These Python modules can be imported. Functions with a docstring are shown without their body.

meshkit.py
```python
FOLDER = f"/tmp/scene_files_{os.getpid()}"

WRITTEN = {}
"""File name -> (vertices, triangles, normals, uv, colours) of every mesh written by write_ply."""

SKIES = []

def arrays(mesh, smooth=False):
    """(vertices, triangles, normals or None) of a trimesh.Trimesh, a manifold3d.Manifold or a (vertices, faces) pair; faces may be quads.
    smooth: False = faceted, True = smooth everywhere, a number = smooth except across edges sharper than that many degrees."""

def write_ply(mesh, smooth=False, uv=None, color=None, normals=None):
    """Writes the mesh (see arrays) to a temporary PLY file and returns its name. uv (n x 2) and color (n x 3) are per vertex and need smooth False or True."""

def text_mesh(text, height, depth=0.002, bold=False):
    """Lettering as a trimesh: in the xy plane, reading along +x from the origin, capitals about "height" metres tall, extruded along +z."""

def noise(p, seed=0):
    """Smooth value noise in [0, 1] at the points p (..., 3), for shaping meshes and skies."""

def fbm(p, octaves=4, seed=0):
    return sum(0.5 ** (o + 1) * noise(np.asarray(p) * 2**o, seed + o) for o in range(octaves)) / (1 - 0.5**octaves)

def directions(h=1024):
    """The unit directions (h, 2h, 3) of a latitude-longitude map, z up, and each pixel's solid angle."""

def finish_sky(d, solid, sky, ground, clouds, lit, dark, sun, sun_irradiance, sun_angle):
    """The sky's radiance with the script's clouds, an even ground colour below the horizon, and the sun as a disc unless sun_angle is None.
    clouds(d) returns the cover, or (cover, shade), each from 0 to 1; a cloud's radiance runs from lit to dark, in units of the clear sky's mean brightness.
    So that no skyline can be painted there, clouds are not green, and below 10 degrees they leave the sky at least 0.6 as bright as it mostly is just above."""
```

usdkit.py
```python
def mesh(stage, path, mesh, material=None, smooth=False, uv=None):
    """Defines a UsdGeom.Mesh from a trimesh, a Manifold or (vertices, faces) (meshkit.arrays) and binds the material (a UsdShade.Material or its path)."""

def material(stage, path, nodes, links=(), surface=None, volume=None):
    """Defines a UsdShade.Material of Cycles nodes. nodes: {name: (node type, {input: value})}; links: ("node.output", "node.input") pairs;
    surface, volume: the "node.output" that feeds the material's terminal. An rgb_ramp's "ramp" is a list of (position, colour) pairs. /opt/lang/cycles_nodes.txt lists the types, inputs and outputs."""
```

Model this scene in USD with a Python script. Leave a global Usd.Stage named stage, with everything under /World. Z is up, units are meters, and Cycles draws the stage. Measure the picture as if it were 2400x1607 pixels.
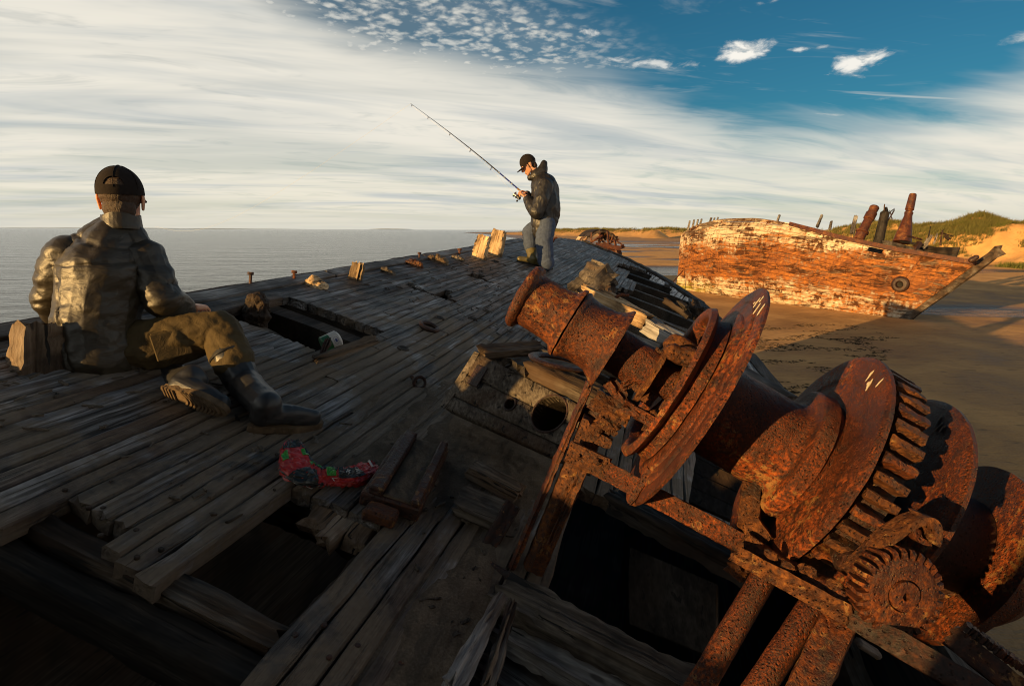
import math, random
import numpy as np, trimesh, manifold3d as m3, usdkit
from meshkit import fbm, noise, text_mesh
from pxr import Usd, UsdGeom, UsdLux, UsdShade, Sdf, Gf, Vt

# ---------------------------------------------------------------- stage, camera, sun, sky
stage = Usd.Stage.CreateInMemory()
UsdGeom.SetStageUpAxis(stage, UsdGeom.Tokens.z)
UsdGeom.SetStageMetersPerUnit(stage, 1.0)
stage.DefinePrim('/World', 'Xform')
stage.DefinePrim('/World/Looks', 'Scope')
rnd = random.Random(7)
rng = np.random.default_rng(7)

FPX = 569.0                                  # focal length in pixels of a 1024 wide picture
PITCH = math.atan(113.0 / FPX)
CP, SP = math.cos(PITCH), math.sin(PITCH)
CAM = np.array([0.0, 0.0, 4.0])              # the photographer's eye, 4 m above the beach
cam = UsdGeom.Camera.Define(stage, '/World/camera')
cam.CreateHorizontalApertureAttr(36.0)
cam.CreateVerticalApertureAttr(36.0 * 685 / 1024)
cam.CreateFocalLengthAttr(36.0 * FPX / 1024)
cam.CreateClippingRangeAttr(Gf.Vec2f(0.05, 60000))
ROLL = math.radians(0.22)
_r = np.array([1, 0, 0.0]); _u = np.array([0, SP, CP]); _b = np.array([0, -CP, SP])
_r2 = _r * math.cos(ROLL) + _u * math.sin(ROLL); _u2 = np.cross(_b, _r2)
cam.AddTransformOp().Set(Gf.Matrix4d(*_r2, 0, *_u2, 0, *_b, 0, *CAM, 1))
cam.CreateExposureAttr(1.0)

SUN_EL, SUN_AZ = math.radians(8.3), math.radians(180 + 52)    # azimuth clockwise from +y
SUN = np.array([math.sin(SUN_AZ) * math.cos(SUN_EL), math.cos(SUN_AZ) * math.cos(SUN_EL), math.sin(SUN_EL)])
sun = UsdLux.DistantLight.Define(stage, '/World/sun')
sun.CreateNormalizeAttr(True)
sun.CreateIntensityAttr(1.25)
sun.CreateAngleAttr(0.5)
sun.CreateColorAttr(Gf.Vec3f(1.0, 0.60, 0.21))
_z = SUN; _x = np.cross([0, 0, 1.0], _z); _x /= np.linalg.norm(_x); _y = np.cross(_z, _x)
sun.AddTransformOp().Set(Gf.Matrix4d(*_x, 0, *_y, 0, *_z, 0, 0, 0, 50, 1))

class G:
    """A small builder of Cycles node graphs: g.n(type, input=value or output) -> node; node['output'] is a socket."""
    def __init__(self): self.nodes, self.links, self.k = {}, [], 0
    def n(self, kind, **kw):
        name = f'n{self.k}'; self.k += 1
        const = {}
        for key, v in kw.items():
            if isinstance(v, Ref): self.links.append((f'{v.node}.{v.out}', f'{name}.{key}'))
            else: const[key] = v
        self.nodes[name] = (kind, const)
        return Node(name)
    def m(self, op, a, b=0.5, c=0.0, clamp=False):
        return self.n('math', math_type=op, value1=a, value2=b, value3=c, use_clamp=clamp)['value']
    def mr(self, v, a, b, lo=0.0, hi=1.0, kind='smoothstep'):
        return self.n('map_range', range_type=kind, value=v, from_min=a, from_max=b, to_min=lo, to_max=hi, clamp=True)['result']
    def mix(self, f, a, b, mode='mix'):
        return self.n('mix_color', blend_type=mode, fac=f, a=a, b=b, use_clamp=True)['result']
    def ramp(self, f, stops): return self.n('rgb_ramp', ramp=stops, fac=f)['color']
    def noise(self, vec, scale, detail=4.0, rough=0.55, dist=0.0):
        return self.n('noise_texture', vector=vec, scale=scale, detail=detail, roughness=rough, distortion=dist)['fac']
    def map(self, vec, scale=(1, 1, 1), loc=(0, 0, 0), rot=(0, 0, 0)):
        return self.n('mapping', vector=vec, scale=scale, location=loc, rotation=rot)['vector']
    def make(self, name, surface, volume=None):
        return usdkit.material(stage, f'/World/Looks/{name}', self.nodes, self.links, surface=f'{surface.node}.{surface.out}')
class Ref:
    def __init__(self, node, out): self.node, self.out = node, out
class Node:
    def __init__(self, name): self.name = name
    def __getitem__(self, out): return Ref(self.name, out)

def sky_material():
    g = G()
    d = g.n('texture_coordinate')['generated']
    s = g.n('separate_xyz', vector=d)
    x, y, z = s['x'], s['y'], s['z']
    hyp = g.m('sqrt', g.m('add', g.m('multiply', x, x), g.m('multiply', y, y)))
    az = g.m('arctan2', x, y)                        # 0 ahead, + to the right
    el = g.m('divide', g.m('maximum', z, 0.0), g.m('maximum', hyp, 0.05))      # tangent of the elevation
    sky = g.n('sky_texture', sky_type='single_scattering', sun_disc=False, sun_elevation=SUN_EL, sun_rotation=math.atan2(SUN[0], SUN[1]),
              air_density=1.0, aerosol_density=0.6, ozone_density=2.5, altitude=100.0)['color']
    # deeper, more saturated blue overhead as the polarised evening sky shows
    sky = g.mix(1.0, sky, SKY_TINT, 'multiply')
    # coordinates of a flat cloud sheet seen from below
    inv = g.m('divide', 1.0, g.m('add', g.m('maximum', z, 0.0), 0.10))
    sheet = g.n('combine_xyz', x=g.m('multiply', x, inv), y=g.m('multiply', y, inv), z=0.0)['vector']
    streak = g.map(sheet, (1.0, 1.0, 1), (0.3, 0.9, 0), (0, 0, -0.30))
    n1 = g.noise(g.map(streak, (0.32, 1.1, 1)), 0.9, 5, 0.5, 1.0)
    n2 = g.noise(g.map(streak, (0.6, 1.7, 1), (4, 2, 0)), 1.5, 6, 0.6, 1.6)
    # the veil: its upper edge is lower to the right
    azn = g.mr(az, -math.pi, math.pi, 0, 1, 'linear')
    def ramp1(points):
        return g.ramp(azn, [((a + math.pi) / (2 * math.pi), (v, v, v)) for a, v in points])
    edge = g.n('separate_xyz', vector=ramp1(EDGE))['x']
    e2 = g.m('add', el, g.m('add', g.m('multiply', g.m('subtract', n1, 0.5), 0.14), g.m('multiply', g.m('subtract', n2, 0.5), 0.07)))
    veil = g.mr(g.m('subtract', edge, e2), -0.035, 0.055)
    thin = g.mr(n1, 0.28, 0.60, 0.72, 1.0)
    gaps = g.mr(n2, 0.30, 0.50, 0.80, 1.0)
    veil = g.m('multiply', veil, g.m('multiply', thin, gaps))
    # loose wisps in the blue
    wn = g.noise(g.map(sheet, (0.5, 1.5, 1), (7.7, 1.3, 0), (0, 0, -0.5)), 1.5, 6, 0.62, 1.5)
    wisps = g.mr(wn, 0.50, 0.78, 0, 0.6)
    # mackerel cloudlets
    mk = g.n('voronoi_texture', dimensions='3D', feature='smooth_f1', vector=g.map(sheet, (1.0, 1.0, 1), (0, 0, 0), (0, 0, 0.6)), scale=19.0, detail=1.0, smoothness=0.6)['distance']
    mk2 = g.noise(sheet, 17.0, 6, 0.7, 0.5)
    mk = g.mr(g.m('add', g.m('multiply', mk, -0.8), g.m('multiply', mk2, 1.3)), -0.12, 0.50, 0.12, 0.80)
    def blob(a0, e0, ra, re, tilt=0.0):
        da = g.m('subtract', az, a0); de = g.m('subtract', el, e0)
        de = g.m('subtract', de, g.m('multiply', da, tilt))
        da = g.m('divide', da, ra); de = g.m('divide', de, re)
        return g.m('exponent', g.m('multiply', g.m('add', g.m('multiply', da, da), g.m('multiply', de, de)), -1.0))
    mkm = blob(*MACK)
    mk = g.m('multiply', mk, g.mr(mkm, 0.15, 0.7))
    cn = g.n('combine_xyz', x=az, y=g.m('multiply', el, 1.7), z=0.0)['vector']
    puffn = g.noise(g.map(cn, (1, 1.3, 1)), 22.0, 7, 0.62, 0.3)
    puffs = 0.0
    for b in PUFFS:
        p = g.mr(g.m('add', g.m('multiply', blob(*b[:5]), b[5]), g.m('multiply', puffn, 1.0)), 0.95, 1.25, 0, b[6])
        puffs = p if isinstance(puffs, float) else g.m('maximum', puffs, p)
    cover = g.m('maximum', g.m('maximum', veil, wisps), g.m('maximum', mk, puffs))
    # colours of the cloud: bright cream, greyer low and in thin streaks
    low = g.mr(el, 0.0, 0.16)
    n3 = g.noise(g.map(streak, (0.32, 1.3, 1), (9, 3, 0)), 1.1, 5, 0.55, 1.2)
    lit = g.mix(low, CL_LOW, CL_HIGH)
    shade = g.mix(g.mr(n3, 0.30, 0.58), CL_GREY, lit)
    shade = g.mix(g.mr(puffs, 0.1, 0.6), shade, CL_PUFF)
    shade = g.mix(g.mr(g.m('multiply', puffs, g.mr(puffn, 0.6, 0.42)), 0.2, 0.8), shade, CL_GREY)
    col = g.mix(cover, sky, shade)
    # thin haze along the horizon
    col = g.mix(g.mr(el, 0.0, 0.05, 0.85, 0.0), col, CL_HOR)
    bg = g.n('background_shader', color=col, strength=0.05)
    return g.make('sky_look', bg['background'])
# cloud radiances (at strength 0.1)
SKY_TINT = (0.22, 0.66, 0.74)
CL_LOW, CL_HIGH, CL_GREY, CL_PUFF, CL_HOR = (8.4, 7.9, 6.5), (8.5, 8.1, 7.1), (5.9, 6.1, 5.9), (9.6, 9.2, 8.4), (7.2, 6.9, 5.9)
EDGE = [(-3.14, 0.9), (-0.9, 0.9), (-0.60, 0.52), (-0.45, 0.40), (-0.35, 0.34), (-0.25, 0.305), (-0.10, 0.278), (0.0, 0.258), (0.15, 0.235), (0.28, 0.18), (0.38, 0.15), (0.50, 0.145), (0.6, 0.165), (0.72, 0.20), (0.9, 0.26), (1.4, 0.5), (3.14, 0.9)]
MACK = (-0.20, 0.325, 0.36, 0.085, -0.14)
PUFFS = [(0.36, 0.268, 0.062, 0.026, 0.0, 0.72, 1.0), (0.515, 0.238, 0.062, 0.028, 0.25, 0.70, 0.95), (0.135, 0.31, 0.05, 0.013, -0.1, 0.62, 0.7), (0.385, 0.335, 0.045, 0.013, 0.05, 0.6, 0.6),
         (0.58, 0.337, 0.11, 0.018, 0.05, 0.62, 0.6), (0.21, 0.262, 0.12, 0.018, -0.12, 0.62, 0.7), (0.55, 0.183, 0.03, 0.007, 0, 0.55, 0.8), (0.70, 0.24, 0.06, 0.016, 0.1, 0.62, 0.65), (0.64, 0.30, 0.06, 0.014, -0.1, 0.6, 0.5), (0.43, 0.262, 0.03, 0.008, 0, 0.6, 0.8), (0.47, 0.262, 0.02, 0.006, 0, .6, .6)]
dome = UsdLux.DomeLight.Define(stage, '/World/sky')
UsdShade.MaterialBindingAPI.Apply(dome.GetPrim()).Bind(sky_material())
dome.GetPrim().SetCustomDataByKey('kind', 'structure')
dome.GetPrim().SetCustomDataByKey('label', 'evening sky with a thin veil of cloud and deep blue above')

# ---------------------------------------------------------------- helpers
_used = {}
def numbered(parent, name):
    k = _used.get((parent, name), -1) + 1
    _used[(parent, name)] = k
    return f'{parent}/{name}' if k == 0 else f'{parent}/{name}_{k:03d}'
def tag(prim, label=None, cat=None, group=None, kind=None):
    for k, v in (('label', label), ('category', cat), ('group', group), ('kind', kind)):
        if v: prim.SetCustomDataByKey(k, v)
def mat4(R=None, p=(0, 0, 0)):
    M = np.eye(4)
    if R is not None: M[:3, :3] = np.asarray(R)          # columns = axes
    M[:3, 3] = p
    return M
def setm(xf, M):
    xf.AddTransformOp().Set(Gf.Matrix4d(*np.asarray(M).T.ravel().tolist()))
def thing(name, label, cat, M=None, group=None, kind=None):
    x = UsdGeom.Xform.Define(stage, numbered('/World', name))
    if M is not None: setm(x, M)
    tag(x.GetPrim(), label, cat, group, kind)
    return str(x.GetPath())
def part(parent, name, mesh, mat, M=None, label=None, smooth=35, cat=None, group=None, kind=None):
    p = numbered(parent, name)
    o = usdkit.mesh(stage, p, mesh, mat, smooth=smooth)
    if M is not None: setm(o, M)
    tag(o.GetPrim(), label, cat, group, kind)
    return p
def cat_(*ms): return trimesh.util.concatenate([m for m in ms if m is not None])
def unit(v): v = np.asarray(v, float); return v / np.linalg.norm(v)
def frame_x(d, up=(0, 0, 1)):
    """A rotation whose x axis is d and whose z axis leans to up."""
    x = unit(d); y = np.cross(up, x)
    if np.linalg.norm(y) < 1e-6: y = np.cross((0, 1, 0), x)
    y = unit(y); return np.stack([x, y, np.cross(x, y)], 1)
def frame_z(d, side=(1, 0, 0)):
    z = unit(d); side = (0, 1, 0) if abs(z[0]) > .95 else side; x = np.asarray(side, float) - np.dot(side, z) * z; x = unit(x)
    return np.stack([x, np.cross(z, x), z], 1)
def apply(mesh, M): mesh = mesh.copy(); mesh.apply_transform(M); return mesh
def tm(v, f): return trimesh.Trimesh(np.asarray(v, float), np.asarray(f), process=False)
def grid_faces(a, b, closed=False):
    i, j = np.meshgrid(np.arange(a - 1), np.arange(b if closed else b - 1), indexing='ij')
    j2 = (j + 1) % b
    q = np.stack([i * b + j, i * b + j2, (i + 1) * b + j2, (i + 1) * b + j], -1).reshape(-1, 4)
    return np.vstack([q[:, [0, 1, 2]], q[:, [0, 2, 3]]])
def loft(rings, cap=True):
    """rings: (a, b, 3): closed sections, joined and capped."""
    rings = np.asarray(rings, float); a, b = rings.shape[:2]
    v = rings.reshape(-1, 3); f = [grid_faces(a, b, True)[:, ::-1]]
    if cap:
        v = np.vstack([v, rings[0].mean(0), rings[-1].mean(0)])
        k = np.arange(b); n = a * b
        f += [np.stack([np.full(b, n), (k + 1) % b, k], 1)[:, ::-1], np.stack([np.full(b, n + 1), (a - 1) * b + k, (a - 1) * b + (k + 1) % b], 1)[:, ::-1]]
    m = tm(v, np.vstack(f))
    if m.volume < 0: m.invert()
    return m
def tube(pts, r, sides=8, closed=False):
    p = np.asarray(pts, float); r = np.broadcast_to(r, (len(p),))
    t = np.gradient(p, axis=0); t /= np.linalg.norm(t, axis=1, keepdims=True) + 1e-12
    a = np.cross(t, np.where(np.abs(t[:, 2:]) < 0.9, [0, 0, 1.0], [1.0, 0, 0])); a /= np.linalg.norm(a, axis=1, keepdims=True) + 1e-12
    b = np.cross(t, a); an = np.arange(sides) * 2 * np.pi / sides
    ring = p[:, None] + r[:, None, None] * (np.cos(an)[None, :, None] * a[:, None] + np.sin(an)[None, :, None] * b[:, None])
    return loft(ring)
def lathe(profile, sides=48, close=True):
    """profile: (axial, radius) list; the axis is x."""
    pr = np.asarray(profile, float); an = np.arange(sides) * 2 * np.pi / sides
    v = np.stack([np.broadcast_to(pr[:, 0, None], (len(pr), sides)), pr[:, 1, None] * np.cos(an), pr[:, 1, None] * np.sin(an)], -1)
    return loft(v)
def rough(mesh, amp, scale, seed=0, octaves=4):
    """Pitted, corroded surface: moves the vertices along their normals by noise."""
    n = mesh.vertex_normals
    d = fbm(mesh.vertices * scale + seed * 7.3, octaves, seed) - 0.5
    return tm(mesh.vertices + n * (d * 2 * amp)[:, None], mesh.faces)
def board(L, w, th, seg=0.22, jag=0.012, wear=0.004, ends=(0.0, 0.0), seed=0, taper=(1.0, 1.0), bow=0.0, ch=0.006):
    """A weathered plank along +x from 0 to L, width along y centred, top at z = 0; ends broken by the given lengths."""
    r = np.random.default_rng(seed); n = max(3, int(L / seg) + 1)
    xs = np.linspace(0, L, n); rings = []
    m = 8
    for i, x in enumerate(xs):
        k = taper[0] + (taper[1] - taper[0]) * x / L
        h = w / 2 * k
        ww = r.normal(0, wear, 4)
        c = min(ch, th * .4, h * .5)
        sec = np.array([[-h + ww[0], -th], [-h + ww[0], -c], [-h + c + ww[0], ww[2] * .5], [0, ww[3] * .6], [h - c + ww[1], ww[2] * .5], [h + ww[1], -c], [h + ww[1], -th], [0, -th]])
        xx = np.full(m, x)
        if i == 0: xx = xx + np.abs(r.normal(0, 1, m)) * ends[0]
        if i == n - 1: xx = xx - np.abs(r.normal(0, 1, m)) * ends[1]
        rings.append(np.stack([xx, sec[:, 0], sec[:, 1] + bow * math.sin(math.pi * x / L)], 1))
    return loft(rings)
def rbox(x0, x1, y0, y1, z0, z1, b=0.006):
    m = trimesh.creation.box([x1 - x0, y1 - y0, z1 - z0])
    b = min(b, (x1 - x0) * .3, (y1 - y0) * .3, (z1 - z0) * .3)
    s = m3.Manifold.batch_hull([m3.Manifold.cube([x1 - x0 - 2 * p, y1 - y0 - 2 * q, z1 - z0 - 2 * r_], True) for p, q, r_ in ((0, b, b), (b, 0, b), (b, b, 0))])
    mm = s.to_mesh(); m = tm(mm.vert_properties[:, :3], mm.tri_verts)
    m.apply_translation([(x0 + x1) / 2, (y0 + y1) / 2, (z0 + z1) / 2]); return m
def timber(L, w, h, seed=0, ends=(0.03, 0.03), seg=0.06, wear=0.006, taper=(1, 1)):
    """A heavy square timber along +x, split and worn, centred on y and z."""
    r = np.random.default_rng(seed); n = max(4, int(L / seg) + 1); k = 20
    an = (np.arange(k) + .5) * 2 * np.pi / k
    sq = 1 / np.maximum(np.abs(np.cos(an)), np.abs(np.sin(an))) ** 0.86
    x = np.linspace(0, L, n); rings = []
    e0, e1 = r.normal(0, 1, k) * ends[0], r.normal(0, 1, k) * ends[1]
    for i in range(n):
        t = taper[0] + (taper[1] - taper[0]) * x[i] / L
        d = (noise(np.stack([np.full(k, x[i] * 2.0), np.cos(an) * 4 + 9, np.sin(an) * 4 + 5], 1) + seed * 3.1, seed) - .5) * 2 * wear * 2.2 + r.normal(0, wear * .35, k)
        xx = np.full(k, x[i]) + (e0 if i == 0 else 0) - (np.abs(e1) if i == n - 1 else 0)
        rings.append(np.stack([xx, np.cos(an) * sq * (w / 2 * t + d), np.sin(an) * sq * (h / 2 * t + d)], 1))
    return loft(rings)
def solid(bones, length=0.02, it=12, seg=20):
    """One smooth skin round bones: each bone a list of (point, radius or (rx, ry, rz)); the hull of its spheres."""
    parts = []
    for bone in bones:
        hs = []
        for q in bone:
            p, r = q[0], q[1]
            s = m3.Manifold.sphere(1.0, seg)
            s = s.scale((r, r, r) if np.isscalar(r) else tuple(r)).translate(tuple(map(float, p)))
            hs.append(s)
        parts.append(m3.Manifold.batch_hull(hs) if len(hs) > 1 else hs[0])
    m = m3.Manifold.batch_boolean(parts, m3.OpType.Add).refine_to_length(length).to_mesh()
    t = trimesh.Trimesh(m.vert_properties[:, :3], m.tri_verts, process=True)
    if it: trimesh.smoothing.filter_taubin(t, lamb=0.5, nu=0.52, iterations=it)
    return t
def to_man(t):
    t = trimesh.Trimesh(t.vertices, t.faces, process=True)
    if not t.is_winding_consistent: trimesh.repair.fix_normals(t)
    return m3.Manifold(m3.Mesh(vert_properties=np.asarray(t.vertices, np.float32), tri_verts=np.asarray(t.faces, np.uint32)))
def from_man(m):
    x = m.to_mesh(); return tm(x.vert_properties[:, :3], x.tri_verts)

# where a line of sight meets the wreck's deck: used once to measure the place from the photograph
KV = 1024 / 2342.0
def ray(vx, vy):
    x, y = (vx * KV - 512) / FPX, (342.5 - vy * KV) / FPX
    return np.array([x, CP + SP * y, -SP + CP * y])
def at(vx, vy, depth): return CAM + ray(vx, vy) * depth
# the frame of the wreck that we stand on: s along the keel to the bow, t across to starboard, n up from the deck
_b, _c, _a = -.28, .1027, -1.214
U = np.array([.258, .966, 0]); U[2] = _b * U[0] + _c * U[1]; U /= np.linalg.norm(U)
NN = unit([-_b, -_c, 1]); TT = np.cross(U, NN)
DECK = mat4(np.stack([U, TT * -1, NN], 1), CAM + np.array([0, 0, _a]))   # local axes: x = s, y = -t (to port), z = n
DINV = np.linalg.inv(DECK)
def camber(t): return -.035 * np.maximum(0, np.asarray(t, float) + .8) ** 2
def loc(P): q = DINV @ np.append(P, 1); return np.array([q[0], -q[1], q[2]])
def wor(s, t, n=0.0): return (DECK @ np.array([s, -t, n, 1.0]))[:3]
def dk(s, t, n=0.0): return np.array([s, -t, n + float(camber(t))])      # deck-frame point on the cambered deck
def deck_at(vx, vy, h=0.0):
    d = ray(vx, vy)
    for tt in np.arange(.5, 40, .004):
        L = loc(CAM + d * tt)
        if L[2] - camber(L[1]) - h < 0: return L
# ---------------------------------------------------------------- materials
def wood(name, dark, mid, light, brown, brown_amt=0.5, rough_=0.62, sand=False, bump=0.5, grain=1.0, paint=None, spec=0.4):
    g = G()
    tc = g.n('texture_coordinate')['object']
    rn = g.n('object_info')['random']
    off = g.n('combine_xyz', x=g.m('multiply', rn, 31.0), y=g.m('multiply', rn, 17.0), z=g.m('multiply', rn, 9.0))['vector']
    v = g.n('vector_math', math_type='add', vector1=tc, vector2=off)['vector']
    fine = g.noise(g.map(v, (3.0 * grain, 70 * grain, 70 * grain)), 1.0, 6, 0.65, 0.3)
    coarse = g.noise(g.map(v, (1.2, 9, 9)), 1.0, 4, 0.6, 0.6)
    patch = g.noise(v, 2.3, 4, 0.6, 0.5)
    crack = g.noise(g.map(v, (1.6 * grain, 42 * grain, 42 * grain), (3, 8, 1)), 1.0, 3, 0.5, 0.8)
    knot = g.n('voronoi_texture', vector=g.map(v, (3.2, 11, 11)), scale=1.0, feature='f1', randomness=1.0)['distance']
    f = g.m('add', g.m('multiply', fine, 0.62), g.m('multiply', coarse, 0.38))
    col = g.ramp(f, [(0.30, dark), (0.47, mid), (0.66, light)])
    tone = g.mr(rn, 0, 1, 0.55, 1.45, 'linear')
    col = g.mix(1.0, col, g.n('combine_xyz', x=tone, y=tone, z=tone)['vector'], 'multiply')
    col = g.mix(g.m('multiply', g.mr(g.m('add', patch, g.m('multiply', g.m('subtract', rn, 0.5), 0.30)), 0.42, 0.62), brown_amt), col, g.mix(f, (brown[0] * .35, brown[1] * .35, brown[2] * .35), brown))
    dirt = g.noise(g.n('vector_math', math_type='add', vector1=tc, vector2=(3.3, 1.1, 0))['vector'], 1.7, 5, 0.62, 0.8)
    col = g.mix(1.0, col, g.mix(g.mr(dirt, .36, .60), (.26, .23, .21), (1.2, 1.2, 1.22)), 'multiply')
    if paint:
        pn = g.noise(g.map(v, (7, 22, 22)), 1.0, 5, 0.7, 0.5)
        col = g.mix(g.mr(pn, 0.40, 0.47), col, paint)
    col = g.mix(g.mr(crack, 0.385, 0.33), col, (0.006, 0.005, 0.004))
    col = g.mix(g.mr(knot, 0.10, 0.05, 0, 0.8), col, (0.012, 0.009, 0.007))
    r = g.mr(f, 0.3, 0.65, rough_ + .12, rough_ - .12)
    if sand:
        pos = g.n('geometry')['position']
        sn = g.noise(pos, 3.1, 5, 0.62, 0.7); s2 = g.noise(pos, 60.0, 2, 0.5)
        dist = g.n('vector_math', math_type='distance', vector1=g.map(pos, (1, .8, 0)), vector2=(-0.25, 1.95, 0))['value']
        sm = g.mr(g.m('add', g.m('subtract', sn, g.m('multiply', dist, 0.17)), g.m('multiply', s2, 0.10)), 0.27, 0.43, 0, 0.85)
        col = g.mix(sm, col, g.mix(s2, (0.07, 0.052, 0.036), (0.15, 0.115, 0.08)))
        r = g.m('maximum', r, sm)
    h = g.m('subtract', g.m('add', fine, g.m('multiply', coarse, .5)), g.m('multiply', g.mr(crack, 0.39, 0.33), 0.8))
    nb = g.n('bump', height=h, strength=bump, distance=0.012)['normal']
    p = g.n('principled_bsdf', base_color=col, roughness=r, normal=nb, specular_ior_level=spec)
    return g.make(name, p['BSDF'])
M = {}
M['deck'] = wood('deck_wood', (.008, .007, .006), (.052, .049, .046), (.32, .32, .33), (.070, .040, .021), 0.9, sand=True, rough_=.56, bump=.9)
M['deck_far'] = wood('deck_wood_far', (.014, .013, .012), (.075, .072, .068), (.25, .245, .24), (.075, .045, .025), 0.6, rough_=.6)
M['hatch'] = wood('hatch_wood', (.012, .009, .007), (.052, .041, .030), (.14, .118, .092), (.06, .03, .012), 0.8, rough_=.75, bump=.8, spec=.25)
M['dark_wood'] = wood('dark_wood', (.006, .005, .004), (.022, .017, .012), (.055, .045, .036), (.035, .018, .008), 0.8, rough_=.7, spec=.25)
M['beam'] = wood('beam_wood', (.018, .014, .010), (.10, .080, .058), (.24, .20, .155), (.10, .052, .02), 0.7, rough_=.7, bump=.7, spec=.3)
M['fresh'] = wood('fresh_wood', (.06, .035, .015), (.30, .20, .10), (.55, .42, .26), (.24, .12, .04), 0.45, rough_=.7, bump=.6, spec=.3)
M['grey_wood'] = wood('grey_wood', (.02, .019, .018), (.16, .15, .14), (.36, .35, .33), (.10, .06, .03), 0.5, rough_=.65, bump=.8)
M['white_boards'] = wood('white_boards', (.06, .06, .06), (.34, .34, .35), (.60, .60, .61), (.12, .09, .06), 0.12, paint=(.68, .69, .71), rough_=.6)
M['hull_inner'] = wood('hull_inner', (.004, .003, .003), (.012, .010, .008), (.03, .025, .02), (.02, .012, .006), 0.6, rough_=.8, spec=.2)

def rust(name, fine=200.0, dark=(.010, .004, .003), mid=(.050, .012, .0035), light=(.16, .040, .005), hot=(.34, .125, .018), bump=.7, rough_=.6, bal=0.0):
    g = G()
    v = g.n('texture_coordinate')['object']
    rn = g.n('object_info')['random']
    v = g.n('vector_math', math_type='add', vector1=v, vector2=g.n('combine_xyz', x=g.m('multiply', rn, 13.0), y=rn, z=0.0)['vector'])['vector']
    a = g.noise(v, fine, 3, 0.6)
    a2 = g.noise(v, fine * .42, 3, 0.6)
    b = g.noise(v, 11.0, 7, 0.68, 1.0)
    c = g.noise(v, 3.2, 4, 0.6, 0.7)
    drip = g.noise(g.map(v, (26, 9, 9)), 1.0, 5, 0.65, 0.6)
    sp = g.mix(g.mr(c, .42, .58), g.n('combine_xyz', x=a, y=a, z=a)['vector'], g.n('combine_xyz', x=a2, y=a2, z=a2)['vector'])
    sp = g.n('separate_xyz', vector=sp)['x']
    f = g.m('add', g.m('add', g.m('multiply', sp, 0.60), g.m('multiply', b, 0.22)), g.m('add', g.m('multiply', c, 0.24), bal - 0.042))
    col = g.ramp(f, [(0.36, dark), (0.49, mid), (0.60, light), (0.74, hot)])
    flake = g.noise(v, 24.0, 8, 0.76, 1.4)
    col = g.mix(g.mr(g.m('add', flake, g.m('multiply', g.m('subtract', c, .5), .6)), 0.60, 0.66, 0, .75), col, g.mix(a, (.11, .05, .018), (.34, .19, .06)))
    col = g.mix(g.mr(g.m('add', b, g.m('multiply', g.m('subtract', drip, .5), .4)), .42, .33, 0, .8), col, (.014, .007, .007))
    pit = g.n('voronoi_texture', vector=v, scale=95.0, feature='f1', randomness=1.0)['distance']
    col = g.mix(g.mr(pit, .22, .12, 0, .8), col, (.006, .003, .002))
    h = g.m('add', g.m('add', g.m('multiply', a, .4), g.m('multiply', flake, 1.2)), g.mr(pit, .1, .3, 0, .5))
    nb = g.n('bump', height=h, strength=bump, distance=0.009)['normal']
    p = g.n('principled_bsdf', base_color=col, roughness=g.mr(f, .4, .62, rough_ - .18, rough_ + .15), normal=nb, specular_ior_level=.35)
    return g.make(name, p['BSDF'])
M['rust'] = rust('rust')
M['rust_pitted'] = rust('rust_pitted', fine=230.0, bal=.005, bump=.8, light=(.20, .040, .004), hot=(.36, .10, .010))
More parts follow.
